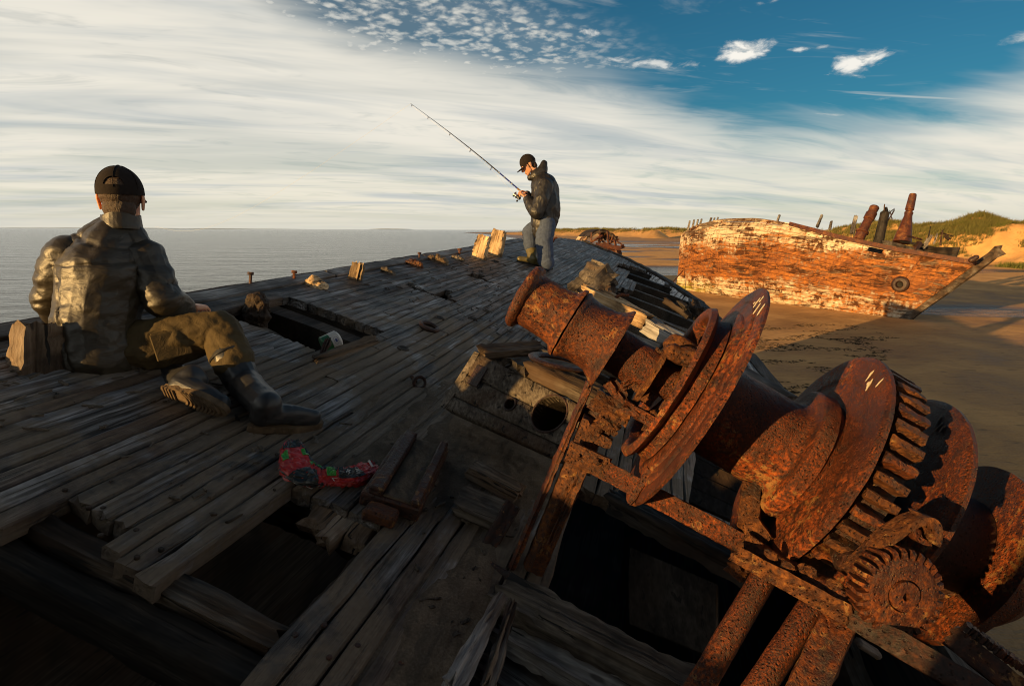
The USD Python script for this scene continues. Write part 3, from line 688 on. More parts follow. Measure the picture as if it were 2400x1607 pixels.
for i in range(7):
    u = .70 + .04 * i
    a, b = hull_pt(u, .55, 1, -.12), hull_pt(u, 1.0 + .02 * (i % 3), 1, -.12)
    part(boat, 'frame_timber', beam_between(a, b, .10, .12, 90 + i), M['dark_wood'])
part(boat, 'mooring_lug', rough(solid([[(B(2232, 584, 23.4), .10), (B(2222, 590, 23.5), .13)]], .05, 4), .02, 6), M['rust_dark'])

# a third wreck further along the beach
w3 = thing('distant_wreck', 'broken dark hull end with rusty machinery beyond our bow', 'boat')
def arc_shell(c, R, a0, a1, L, ang, th=.10, n=16):
    d = np.array([math.cos(ang), math.sin(ang), 0]); q = np.array([-d[1], d[0], 0]); rings = []
    for a in np.linspace(a0, a1, n):
        o = q * math.cos(a); z = np.array([0, 0, math.sin(a)])
        p0, p1 = c + (o + z) * R, c + (o + z) * (R - th)
        rings.append([p0, p0 + d * L, p1 + d * L, p1])
    return loft(np.array(rings))
W3 = np.array([at(1352, 545, 42.0)[0], at(1352, 545, 42)[1], 2.70]); W3A = -1.30
for k in range(6):
    part(w3, 'hull_plank', arc_shell(W3, 1.36, .62 + k * .37, .62 + (k + 1) * .37 - .02, 1.9 - .3 * (k % 2), W3A, .09, 5), M['hull'] if k > 4 else M['dark_wood'])
for k in range(5): part(w3, 'rib', arc_shell(W3 + np.array([math.cos(W3A), math.sin(W3A), 0]) * (.1 + .42 * k), 1.28 + .05 * (k % 2), .5, 2.75 - .3 * (k % 3), .12, W3A, .14, 14), M['beam'])
for i, (a, b, w) in enumerate([((1370, 552), (1388, 524), .16), ((1388, 540), (1412, 544), .30), ((1380, 560), (1416, 545), .08), ((1395, 556), (1402, 536), .10), ((1375, 548), (1405, 572), .12), ((1408, 548), (1424, 560), .10), ((1400, 572), (1428, 560), .22), ((1385, 566), (1420, 575), .24), ((1350, 562), (1352, 530), .10), ((1366, 566), (1372, 528), .09), ((1340, 560), (1378, 536), .12), ((1392, 585), (1388, 526), .11), ((1412, 590), (1404, 545), .12), ((1362, 558), (1420, 566), .3)]):
    part(w3, 'rusty_frame', beam_between(at(*a, 41 - i * .2), at(*b, 41 - i * .2), w, w, 110 + i), M['rust'])
part(w3, 'hull_base', rbox(W3[0] - 1.3, W3[0] + 2.0, W3[1] - 1.8, W3[1] + .6, -.3, 2.75, .3), M['dark_wood'])
# ---------------------------------------------------------------- the wreck that we stand on
ship = thing('deck_wreck', 'weathered grey wooden wreck with a tilted plank deck that the boys are on', 'boat', DECK)
OUT_T = np.array([-2.69, -2.62, -2.43, -2.1, -1.0, -.17, .64, 1.0, 1.26, 1.34])
OUT_S = np.array([11.6, 12.6, 13.3, 14.0, 13.05, 11.81, 10.05, 8.3, 5.6, 3.0])
def s_end(t): return float(np.interp(t, [-2.69, -2.6, -2.4, -2.1, -1.0, -.17, .64, 1.0, 1.26, 1.34], [11.4, 12.4, 13.2, 14.0, 13.05, 11.81, 10.05, 8.3, 5.6, 3.0]))
HOLES = [  # s0, s1, t0, t1 where the planking is gone
    (2.60, 3.20, -2.46, -1.76), (.985, 1.50, -1.205, -.885), (-.6, .99, -2.2, -.885), (3.85, 8.2, -.72, 1.04), (1.48, 2.25, -.30, .75), (-.2, 1.40, -.50, 1.4), (1.4, 2.75, .50, 1.4),
    (4.46, 4.53, -2.22, -1.78), (7.0, 7.06, -2.3, -2.05), (8.2, 9.6, -.42, .80), (9.6, 10.8, -.62, .50), (10.8, 11.7, -.95, .0), (5.7, 5.76, -2.1, -1.86)]
def free_spans(t0, t1, a, b):
    spans = [(a, b)]
    for h in HOLES:
        if h[2] < (t0 + t1) / 2 < h[3]:
            new = []
            for x, y in spans:
                if h[1] <= x or h[0] >= y: new.append((x, y)); continue
                if h[0] > x: new.append((x, h[0]))
                if h[1] < y: new.append((h[1], y))
            spans = new
    return [s for s in spans if s[1] - s[0] > .05]
pr = np.random.default_rng(21)
def put_board(name, s0, s1, t0, t1, mat, seed, th=.05, n=0.0, e0=.004, e1=.004, seg=.22, wear=.0022, label=None, bow=0.0):
    tc = (t0 + t1) / 2; sl = math.atan(-.07 * max(0, tc + .8) * -1)
    R = trimesh.transformations.rotation_matrix(sl, (1, 0, 0))
    m = apply(board(s1 - s0, t1 - t0, th, seg, 0, wear, (e0, e1), seed, bow=bow), mat4(R[:3, :3], (s0, -tc, n + float(camber(tc)))))
    return part(ship, name, m, mat, smooth=30, label=label)
edges = [-2.60]
while edges[-1] < 1.25: edges.append(edges[-1] + (pr.uniform(.060, .078) if edges[-1] < .1 else pr.uniform(.09, .12)))
seed = 100; cutrow = {}
for j, (t0, t1) in enumerate(zip(edges[:-1], edges[1:])):
    tc = (t0 + t1) / 2
    end = s_end(tc) - .05; start = -3.2
    cuts = [start]
    while cuts[-1] < end: cuts.append(cuts[-1] + pr.uniform(2.2, 4.2))
    cuts[0] = start; cuts = [c + (0 if i == 0 else pr.uniform(-.4, .4)) for i, c in enumerate(cuts)]; cuts[-1] = end
    if cuts[-1] - cuts[-2] < .5: del cuts[-2]
    for c0, c1 in zip(cuts[:-1], cuts[1:]):
        for a, b in free_spans(t0, t1, c0, c1):
            atA, atB = a > c0 + 1e-6, b < c1 - 1e-6
            if atA and abs(a - .99) < .001 and tc < -.885:      # the broken front edge of the near planks
                a += (.0 if tc < -1.59 else (.10 if tc < -1.43 else (.01 if tc < -1.28 else -.03))) + pr.normal(0, .012); a = max(a, .9)
                if tc < -1.6: a = .93 + pr.normal(0, .006)
            if atA and a > 3.5: a += pr.uniform(-.1, .25)
            if atB and b > 3.5 and tc > -.75: b += pr.uniform(-.25, .08)
            near = a < 5
            dn_ = pr.normal(0, .0022)
            put_board('deck_plank', a + .0015, b - .0015, t0 + .0024, t1 - .0024, M['deck'], seed, .055, dn_, .012 if atA else .002, .012 if atB else .002, .12 if near else .4)
            seed += 1
# covering boards at the port edge, where the bulwark stanchions passed through
for k, (a, b) in enumerate([(-3.2, -.4), (-.395, 1.9), (1.905, 4.0), (4.005, 5.9), (5.905, 8.2), (8.205, 10.4), (10.405, 11.5)]):
    put_board('covering_board', a, b, -2.72, -2.602, M['deck_far'], 900 + k, .075, .012, .01, .02, .15, .004)
    put_board('outer_wale', a - .3, b - .3, -2.80, -2.722, M['dark_wood'], 920 + k, .16, -.02, .01, .02, .2, .006)
# what is left of the port bulwark, beside and behind the photographer
for k in range(11):
    a = -3.2 + k * .33; hb = .34 - .05 * (k % 3) + (.0 if k < 10 else -.14)
    put = loft(np.array([[[a + dx, 2.70, -.05], [a + dx, 2.665, -.05], [a + dx, 2.665, hb + j_], [a + dx, 2.70, hb + j_ * .5]] for dx, j_ in ((0.0, .0), (.16, .015), (.324, -.01))]))
    part(ship, 'bulwark_board', put, M['dark_wood'], smooth=20)
# deck beams under the planks
for i, s in enumerate([-2.4, -1.7, -1.0, -.3, .40, 3.05, 3.75, 4.6, 5.5, 6.4, 7.3, 8.2, 9.1, 10.0, 10.9, 11.8]):
    a, b = (s, -2.6), (s, min(1.2, 1.25 if s < 6 else np.interp(s, [5.6, 10, 11.8, 13], [1.2, .6, -.2, -1])))
    pts = [dk(s, t, -.135) for t in np.linspace(a[1], b[1], 9)]
    rings = []
    r = np.random.default_rng(300 + i)
    for p in pts:
        w, h = .07, .075
        rings.append(np.array([p + [-w, 0, -h], p + [w, 0, -h], p + [w, 0, h], p + [-w, 0, h]]) + r.normal(0, .005, (4, 3)))
    part(ship, 'deck_beam', loft(np.array(rings)), M['beam'] if 3.5 < s < 8 else M['dark_wood'], smooth=25)
def B3(name, p, q, w, h, mat, seed, up=(0, 0, 1), taper=(1, 1), ends=(.012, .02), wear=.006, label=None):
    p, q = np.asarray(p, float), np.asarray(q, float); L = np.linalg.norm(q - p)
    return part(ship, name, timber(L, w, h, seed, ends, max(.03, L / 24), wear, taper), M[mat], M=mat4(frame_x(q - p, up), p), smooth=40, label=label)
# the beams that frame the broken near corner
B3('deck_beam', dk(1.035, -2.55, -.085), dk(1.035, -.86, -.085), .075, .10, 'hatch', 11, label='bare beam under the sawn plank ends')
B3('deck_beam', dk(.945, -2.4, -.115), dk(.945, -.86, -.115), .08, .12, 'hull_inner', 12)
B3('deck_beam', dk(1.58, -1.45, -.14), dk(1.58, -.80, -.14), .10, .12, 'dark_wood', 13)
B3('carling', dk(.85, -.845, -.14), dk(1.7, -.845, -.14), .08, .14, 'dark_wood', 14)
# broken plank ends at the far side of the square hole
for k, (t0, t1, s0) in enumerate([(-1.10, -1.02, 1.40), (-1.018, -.955, 1.37), (-.953, -.885, 1.43)]):
    put_board('broken_plank', s0, 1.56, t0, t1, M['beam'], 940 + k, .05, -.028, .03, .0, .05, .005)
# wide planks on the right of the square hole, running down to the camera
# (they belong to the deck run above); bolt heads on them
for i, (vx, vy) in enumerate([(677, 1455), (755, 1505), (820, 1478), (920, 1518), (744, 1430)]):
    L = deck_at(vx, vy); part(ship, 'bolt_head', lathe([(-.002, .001), (-.002, .007), (.002, .0075), (.003, .006), (.003, .001)], 14), M['rust_dark'], M=mat4(frame_x((0, 0, 1)), dk(L[0], L[1], .001)))
for i, (vx, vy) in enumerate([(150, 1125), (205, 1165), (237, 1165), (232, 1228), (313, 1217), (315, 1278), (370, 1260)]):
    L = deck_at(vx, vy); part(ship, 'bolt_head', lathe([(-.004, .001), (-.004, .007), (.003, .0075), (.005, .005), (.005, .001)], 12), M['dark_wood'], M=mat4(frame_x((0, 0, 1)), dk(L[0], L[1], .0)))
# sunken place in the deck by the port side: a lower ledge and a rotten stanchion stump
part(ship, 'ledge_plank', apply(board(.80, .15, .04, .08, 0, .004, (.01, .02), 31), mat4(frame_x(DINV[:3, :3] @ (wor(2.62, -1.74) - wor(2.78, -2.44)), (0, 0, 1)), dk(2.76, -2.46, -.075))), M['beam'])
part(ship, 'ledge_plank', apply(board(.70, .10, .04, .08, 0, .004, (.01, .02), 33), mat4(frame_x(DINV[:3, :3] @ (wor(2.62, -1.74) - wor(2.78, -2.44)), (0, 0, 1)), dk(2.88, -2.42, -.16))), M['dark_wood'])
B3('deck_beam', dk(3.24, -2.5, -.11), dk(3.24, -1.7, -.11), .09, .11, 'dark_wood', 34)
B3('carling', dk(2.5, -1.735, -.11), dk(3.3, -1.735, -.11), .06, .12, 'dark_wood', 35)
part(ship, 'rotten_stump', rough(solid([[(dk(2.80, -2.40, -.12), .085), (dk(2.84, -2.40, .03), .065)], [(dk(2.78, -2.34, -.05), .05), (dk(2.80, -2.33, .045), .03)]], .012, 2), .05, 16, 4), M['dark_wood'], smooth=20, label='dark rotten stump at the edge of the sunken place')
# stanchion stubs standing through the port covering board
def stub(name, base, top, w, d, mat, seed, label, depth_shift=0.0):
    """A broken upright: base on the deck at a sighted place, its top as high as seen."""
    L = deck_at(*base); p = dk(L[0], L[1], -.05); P = wor(L[0], L[1])
    z = (P - CAM) @ np.array([0, CP, -SP]); q = (DINV @ np.append(at(*top, z + depth_shift), 1))[:3]
    m = timber(np.linalg.norm(q - p), w, d, seed, (.01, .05), .02, .010, (1, .8))
    R = frame_x(q - p, (1, -.2, 0))
    return part(ship, name, m, M[mat], M=mat4(R, p), smooth=30, label=label)
stub('stanchion_stub', (1093, 590), (1109, 536), .20, .12, 'fresh', 3, 'sunlit splintered stanchion, the left of the upright pair')
stub('stanchion_stub', (1129, 582), (1143, 524), .20, .13, 'fresh', 5, 'sunlit splintered stanchion, taller of the upright pair')
stub('stanchion_stub', (810, 640), (821, 597), .10, .065, 'fresh', 7, 'single orange-lit stanchion stub leaning at the edge')
stub('stanchion_stub', (84, 838), (84, 732), .16, .16, 'beam', 9, 'squat stump beside the seated boy')
for i, (vx, vy, sx, sy) in enumerate([(722, 655, .085, .045), (946, 607, .10, .05), (1001, 598, .13, .055), (1046, 594, .10, .04), (886, 624, .10, .03)]):
    L = deck_at(vx, vy); c = dk(L[0], L[1], 0)
    part(ship, 'broken_stub', rough(solid([[(c + [0, -sx * .5, 0], sy), (c + [0, sx * .5, .01], sy * .9)], [(c + [0, sx * .1, .02], sy * .9), (c + [.04, 0, .0], sy * .7)]], .012, 1), sy * .7, 20, i), M['fresh' if i in (0, 2) else ('rust_flaky' if i == 1 else 'beam')], smooth=15)
for i, (vx, vy, r_) in enumerate([(572 * 1.0, 640, .02), (958, 584, .02), (1050, 573, .028), (672, 634, .02)]):
    L = deck_at(vx, vy + 8); c = dk(L[0], L[1], 0)
    part(ship, 'edge_bolt', rough(lathe([(-.05, .001), (-.05, r_ * .5), (.05, r_ * .5), (.05, r_), (.068, r_), (.068, .001)], 10), .003, 40, i), M['rust'], M=mat4(frame_x((.2, .3, 1)), c))
part(ship, 'iron_bar', tube([dk(*deck_at(1245, 580)[:2]) + [0, 0, -.1], (DINV @ np.append(at(1268, 543, 8.6), 1))[:3], (DINV @ np.append(at(1271, 540, 8.6), 1))[:3] + [0, -.02, .0]], [.016, .016, .024], 8), M['rust'], label='short rusty bar behind the standing boy')
# ring, eye bolts, sockets in the planks
def ring_mesh(R, r, n=36, k=10):
    a = np.linspace(0, 2 * np.pi, n + 1)[:-1]; b = np.linspace(0, 2 * np.pi, k + 1)[:-1]
    A, Bq = np.meshgrid(a, b, indexing='ij')
    v = np.stack([(R + r * np.cos(Bq)) * np.cos(A), (R + r * np.cos(Bq)) * np.sin(A), r * np.sin(Bq)], -1).reshape(-1, 3); f = []
    for i in range(n):
        for j in range(k):
            a0, a1, b0, b1 = i * k + j, i * k + (j + 1) % k, ((i + 1) % n) * k + j, ((i + 1) % n) * k + (j + 1) % k
            f += [[a0, b0, b1], [a0, b1, a1]]
    return tm(v, f)
L = deck_at(980, 752); part(ship, 'iron_ring', apply(rough(ring_mesh(.060, .016), .004, 30), mat4(trimesh.transformations.rotation_matrix(.12, (1, 0, 0))[:3, :3], dk(L[0], L[1], .016))), M['rust_dark'], label='flat iron ring lying on the planks')
for i, (vx, vy) in enumerate([(958, 882), (922, 798), (1005, 728), (1080, 728)]):
    L = deck_at(vx, vy); c = dk(L[0], L[1], .0)
    if i == 0:
        part(ship, 'eye_bolt', apply(rough(ring_mesh(.030, .010, 24, 8), .003, 40), mat4(frame_x((1, -.8, .5), (0, 0, 1)) @ trimesh.transformations.rotation_matrix(1.1, (1, 0, 0))[:3, :3], c + [0, 0, .018])), M['rust_dark'], label='rusty eye bolt in the middle of the deck')
        part(ship, 'cleat', rough(solid([[(c + [.015, .03, .012], .012), (c + [.03, .06, .02], .010)]], .006, 2), .004, 40), M['rust_dark'])
    else:
        part(ship, 'deck_socket', apply(rough(ring_mesh(.030, .008, 24, 6), .003, 40), mat4(p=c + [0, 0, .001])), M['dark_wood'])
        part(ship, 'socket_hollow', apply(lathe([(0, .001), (0, .028), (.006, .028), (.006, .001)], 20), mat4(frame_x((0, 0, 1)), c)), M['hull_inner'])
# starboard side: exposed beams, bulwark with white boards, dark rail
def t_out(s): return float(np.interp(s, [-4, 3, 5.6, 8.3, 10.05, 11.81, 13.05, 14.0], [1.34, 1.34, 1.26, 1.0, .64, -.17, -1.0, -2.1]))
def along(s0, s1, f, n=12): return [f(s) for s in np.linspace(s0, s1, n)]
def sweep(f, s0, s1, n, sec, jit=.006, seed=0):
    """sec: list of (dt, dn) corners; f(s) -> t."""
    r = np.random.default_rng(seed); rings = []
    for s in np.linspace(s0, s1, n):
        t = f(s); rings.append([dk(s, t + a, 0) * [1, 1, 0] + [0, 0, float(camber(t)) + b] + r.normal(0, jit, 3) for a, b in sec])
    return loft(np.array(rings))
sr = np.linspace(2.2, 13.9, 9)
for k, (a, b) in enumerate(zip(sr[:-1], sr[1:])):
    part(ship, 'bulwark_rail', sweep(t_out, a, b - .01, 12, [(-.09, -.02), (-.09, .03), (.06, .035), (.07, -.03)], .004, k), M['dark_wood'], smooth=20)
    part(ship, 'side_timber', sweep(t_out, a, b - .01, 12, [(-.03, -.30), (-.03, -.03), (.05, -.04), (.07, -.30)], .005, 20 + k), M['dark_wood'], smooth=20)
    part(ship, 'lower_stringer', sweep(lambda s: t_out(s) - .20, a, b - .01, 12, [(-.05, -.50), (-.05, -.39), (.05, -.37), (.05, -.50)], .005, 40 + k), M['beam'], smooth=20)
wr = np.random.default_rng(77)
for k, s in enumerate(np.arange(6.6, 12.4, .165)):
    if wr.random() < .08 or (7.6 < s < 8.1 and k % 2): continue
    t = t_out(s); hgt = wr.uniform(.23, .27) - (.12 if wr.random() < .12 else 0); sl = (t_out(s + .05) - t_out(s - .05)) / .1
    lo = np.array([s, -(t - .075), float(camber(t)) - .02]); dn_ = np.array([0, .12, -.30]); dn_ = unit(dn_) * hgt
    x = unit([1, -sl, 0]); ax = np.stack([x, unit(dn_), np.cross(x, unit(dn_))], 1)
    m = rbox(-.072, .072, 0, hgt, -.012, .012, .004); m.vertices += wr.normal(0, .003, m.vertices.shape)
    part(ship, 'white_board', apply(m, mat4(ax, lo + wr.normal(0, .003, 3))), M['white_boards'])
for k, s in enumerate(np.arange(3.2, 10.5, .8)):
    t = t_out(s); B3('top_timber', dk(s, t - .12, -.62), dk(s, t - .04, .0), .08, .10, 'dark_wood', 400 + k)
E3 = lambda vx, vy, h=0.0: dk(*deck_at(vx, vy)[:2], h)
# sunlit broken cross beam, a big weathered knee and other timbers over the opening
def WB(vx, vy, d): return (DINV @ np.append(at(vx, vy, d), 1))[:3]
B3('cross_beam', WB(1338, 668, 4.35), WB(1490, 738, 4.05), .11, .10, 'fresh', 61, label='sunlit broken beam end behind the winch drum', ends=(.03, .08))
B3('cross_beam', WB(1395, 680, 4.5), WB(1510, 742, 4.2), .09, .08, 'fresh', 62, ends=(.03, .05))
B3('cross_beam', WB(1480, 742, 4.05), WB(1815, 925, 3.3), .12, .11, 'grey_wood', 63, label='grey cross beam running behind the winch')
B3('cross_beam', WB(1400, 770, 3.6), WB(1800, 960, 3.0), .16, .14, 'beam', 64)
B3('weathered_knee', WB(1318, 690, 5.1), WB(1388, 622, 5.35), .24, .17, 'beam', 171, wear=.028, ends=(.03, .05), label='big eroded timber knee behind the winch')
B3('weathered_knee', WB(1378, 640, 5.3), WB(1388, 690, 5.1), .16, .12, 'hatch', 172, wear=.02)
part(ship, 'bent_iron', tube([WB(1402, 690, 4.3), WB(1408, 678, 4.3), WB(1420, 672, 4.3), WB(1438, 673, 4.3)], .013, 8), M['rust'], label='bent rusty iron rod on the sunlit beam')
for i, (a, b, w) in enumerate([((1520, 685), (1578, 722), .07), ((1590, 690), (1600, 728), .10), ((1582, 700), (1602, 712), .09), ((1552, 690), (1572, 705), .06)]):
    B3('rail_debris', WB(*a, 6.6), WB(*b, 6.4), w, w, 'dark_wood', 420 + i)
# loose strips where the deck breaks off into the opening
for i in range(16):
    s0 = 3.9 + i * .28; t = -.78 + .05 * math.sin(i * 2.1) + (0 if s0 < 7.5 else (s0 - 7.5) * .2)
    L_ = pr.uniform(.35, .9)
    m = apply(board(L_, pr.uniform(.03, .07), .035, .06, 0, .006, (.05, .08), 960 + i), mat4(frame_x((1, pr.normal(.05, .14), pr.normal(-.02, .06))), dk(s0, t, pr.uniform(-.03, .012))))
    part(ship, 'splintered_plank', m, M['deck_far'] if i % 3 else M['beam'], smooth=25)
# outer hull down to the sand, seen only from the side
def hull_sec(s, side, v):
    top = -2.72 if side < 0 else t_out(min(s, 13.9)); mid = -.72 if s < 11 else -.72 - (s - 11) * .45
    bend = np.interp(s, [-4, 0, 8, 11, 14], [.8, .62, .7, 1.0, 1.3]); k = max(0.0, 1 - v) ** bend
    rake = max(0, s - 9.5) * .55 * v
    return np.array([s - rake * 1.15, -(mid + (top - mid) * k), (float(camber(top)) if side > 0 else 0) - .12 - 3.15 * v])
for side in (-1, 1):
    for k in range(9):
        rings = []
        for s in np.linspace(-3.6, 13.9 if side > 0 else 13.2, 30):
            o = np.array([0, .05 * -side * -1, 0])
            a, b = hull_sec(s, side, max(0, k / 9 - .004)) + [0, -side * .004 * k, 0], hull_sec(s, side, (k + 1) / 9) + [0, -side * .004 * k, 0]; w_ = np.array([0, .05 * (1 if side < 0 else -1), 0])
            rings.append([a, b, b - w_, a - w_])
        part(ship, 'hull_plank', loft(np.array(rings)), M['dark_wood'], smooth=25)
part(ship, 'keel', apply(rbox(-3.6, 9.0, .60, .84, -3.5, -3.2), np.eye(4)), M['dark_wood'])
part(ship, 'transom', loft(np.array([[hull_sec(-3.6 + dx, -1, v) for v in np.linspace(0, 1, 8)] + [hull_sec(-3.6 + dx, 1, v) for v in np.linspace(1, 0, 8)] for dx in (0, .06)])), M['dark_wood'])
def stemline():
    rings = []
    for v in np.linspace(0, 1, 12):
        p = (hull_sec(13.9, 1, v) + hull_sec(13.4, -1, v)) / 2
        rings.append([p + [-.2, .3, 0], p + [.22, .08, 0], p + [.22, -.08, 0], p + [-.2, -.3, 0]])
    return loft(np.array(rings))
part(ship, 'stem', stemline(), M['dark_wood'])
# dark lining inside the hold
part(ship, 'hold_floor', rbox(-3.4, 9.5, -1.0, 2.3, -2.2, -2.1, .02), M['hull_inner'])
# low hatch bed left of the winch: sloped face of two heavy planks, two round holes, an open top
def hatch_face():
    a = [WB(1018, 935, 2.55), WB(1338, 1078, 2.02)]; b = [WB(1098, 808, 2.62), WB(1375, 948, 2.10)]
    return a, b
(hA, hB), (hC, hD) = hatch_face()
def slab(c00, c10, c01, c11, th, nu=24, nv=8, seed=0, amp=.004):
    """A thick board spanned by four corners, worn on its face."""
    c00, c10, c01, c11 = map(np.asarray, (c00, c10, c01, c11)); nrm = unit(np.cross(c10 - c00, c01 - c00))
    u, v = np.meshgrid(np.linspace(0, 1, nu), np.linspace(0, 1, nv), indexing='ij'); u, v = u[..., None], v[..., None]
    P = c00 * (1 - u) * (1 - v) + c10 * u * (1 - v) + c01 * (1 - u) * v + c11 * u * v
    d = (fbm(P * np.array([6, 14, 14]) + seed, 4, seed) - .5) * 2 * amp; edge = np.minimum(np.minimum(v, 1 - v) * (nv - 1), 1) ; d = d - (1 - edge[..., 0]) * .008
    top = P + nrm * d[..., None]; bot = P - nrm * th
    n = nu * nv; f = grid_faces(nu, nv); vv = np.vstack([top.reshape(-1, 3), bot.reshape(-1, 3)]); faces = [f, f[:, ::-1] + n]
    idx = np.arange(n).reshape(nu, nv); rim = np.concatenate([idx[:, 0], idx[-1, 1:], idx[-2::-1, -1], idx[0, -2:0:-1]])
    k = np.roll(rim, -1); faces += [np.stack([rim, rim + n, k], 1), np.stack([k, rim + n, k + n], 1)]
    m = tm(vv, np.vstack(faces))
    if m.volume < 0: m.invert()
    return m
def lerp(a, b, t): return np.asarray(a) * (1 - t) + np.asarray(b) * t
cuts_ = [0, .235, .62, 1.0]; hslabs = []
for k, (a, b) in enumerate(zip(cuts_[:-1], cuts_[1:])):
    hslabs.append(slab(lerp(hA, hC, a + .006), lerp(hB, hD, a + .006), lerp(hA, hC, b - .006), lerp(hB, hD, b - .006), .05, 30, 8, k + 2, .006))
fn = unit(np.cross(hB - hA, hC - hA)); fn = fn if fn @ (DINV[:3, :3] @ (CAM - wor(2.4, -.6))) > 0 else -fn
def on_face(vx, vy):
    o = (DINV @ np.append(CAM, 1))[:3]; d = DINV[:3, :3] @ ray(vx, vy); t = ((hA - o) @ fn) / (d @ fn); return o + d * t
for (vx, vy, r_, lab) in [(1258, 945, .075, 'large round dark hole in the hatch face'), (1168, 924, .026, 'small round rusty hole in the hatch face')]:
    c = on_face(vx, vy); cut_ = apply(trimesh.creation.cylinder(radius=r_, height=.3, sections=36), mat4(frame_z(fn), c))
    hslabs = [from_man(to_man(q) - to_man(cut_)) for q in hslabs]
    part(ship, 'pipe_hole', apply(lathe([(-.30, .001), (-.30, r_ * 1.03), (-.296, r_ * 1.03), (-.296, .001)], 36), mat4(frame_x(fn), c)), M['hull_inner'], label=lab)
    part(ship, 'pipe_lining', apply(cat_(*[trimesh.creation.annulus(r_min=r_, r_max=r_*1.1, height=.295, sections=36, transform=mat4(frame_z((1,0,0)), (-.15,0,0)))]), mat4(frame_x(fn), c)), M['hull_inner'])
    rm = ring_mesh(r_ * 1.06, r_ * (.06 if r_ > .05 else .16), 36, 8); part(ship, 'pipe_rim', apply(rough(rm, .002, 40), mat4(frame_z(fn), c + fn * .004)), M['rust_dark'])
for q in hslabs: part(ship, 'hatch_board', q, M['hatch'], smooth=40)
c0 = on_face(1093, 860); part(ship, 'iron_patch', apply(rbox(-.035, .035, -.05, .05, 0, .008, .003), mat4(np.stack([unit(hB - hA), unit(np.cross(fn, hB - hA)), fn], 1), c0)), M['rust_dark'])
ex = unit(hB - hA); up_ = np.array([0, 0, 1.0]); back = unit(np.cross(up_, ex)); back = back if back[0] > 0 else -back
B3('hatch_frame', hC + [.0, 0, .0], hC + back * .42 + [0, 0, .02], .055, .05, 'hatch', 81)
B3('hatch_frame', hC + back * .40, hD + back * .40, .07, .06, 'hatch', 82)
B3('hatch_frame', lerp(hC, hD, .36) - [0, 0, .0], lerp(hC, hD, .36) + back * .42, .10, .08, 'hatch', 83, label='cracked grey hatch timber under the iron ring')
B3('hatch_frame', lerp(hC, hD, .22) + back * .06, lerp(hC, hD, .22) + back * .42, .05, .05, 'hatch', 84)
B3('hatch_frame', lerp(hC, hD, .4) + back * .05 + up_ * .03, lerp(hC, hD, .95) + back * .08 + up_ * .03, .09, .08, 'hatch', 85)
part(ship, 'hatch_side', slab(hA, hA + back * .5, hC, hC + back * .42, .04, 8, 6, 9), M['beam'], smooth=40)
part(ship, 'iron_ring', apply(rough(ring_mesh(.105, .022, 40, 8), .004, 20), mat4(frame_z((.1, .1, 1)) @ np.diag([1, 1, .5]), WB(1278, 826, 2.28) + [0, 0, .0])), M['rust_dark'], label='rusty flange ring lying under the winch drum')
# bottom foreground: a beam, a grey plank and two driftwood splinters
B3('near_beam', WB(1150, 1362, 1.70), WB(1600, 1590, 1.30), .10, .085, 'beam', 91, label='worn brown beam in the foreground', wear=.009)
B3('near_beam', WB(1140, 1448, 1.62), WB(1480, 1640, 1.30), .06, .05, 'grey_wood', 92)
B3('near_plank', WB(1125, 1500, 1.62), WB(1420, 1700, 1.3), .16, .03, 'deck_far', 93)
B3('driftwood', WB(1148, 1362, 1.55), WB(1030, 1580, 1.25), .030, .026, 'grey_wood', 94, taper=(.8, 1.3), wear=.007, label='pale grey driftwood splinter standing in the foreground')
B3('driftwood', WB(1175, 1376, 1.57), WB(1110, 1580, 1.28), .022, .024, 'beam', 95, taper=(.7, 1.3), wear=.007)
B3('deck_block', E3(1050, 1165, .03), E3(1160, 1210, .03), .13, .07, 'beam', 97, label='brown sand-worn block near the winch foot')
B3('deck_block', E3(1075, 1085, .03), E3(1190, 1145, .03), .09, .05, 'beam', 98)
# recess under the winch: a stained panel, cross timbers
for k in range(4):
    part(ship, 'bed_plank', slab(WB(1600 - 5 * k, 1020 + 34 * k, 2.30 - .05 * k), WB(1850, 1140 + 34 * k, 2.02 - .05 * k), WB(1594 - 5 * k, 1052 + 34 * k, 2.26 - .05 * k), WB(1850, 1172 + 34 * k, 1.98 - .05 * k), .03, 14, 4, 50 + k), M['dark_wood'], smooth=40)
B3('bed_beam', WB(1400, 1140, 2.1), WB(1760, 1330, 1.7), .07, .06, 'dark_wood', 99)
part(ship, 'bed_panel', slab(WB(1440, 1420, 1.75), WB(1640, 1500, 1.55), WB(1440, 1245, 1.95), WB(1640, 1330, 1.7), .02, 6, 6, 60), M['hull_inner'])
B3('bed_beam', WB(1180, 1300, 1.80), WB(1660, 1530, 1.42), .05, .05, 'rust_dark', 100) if False else None
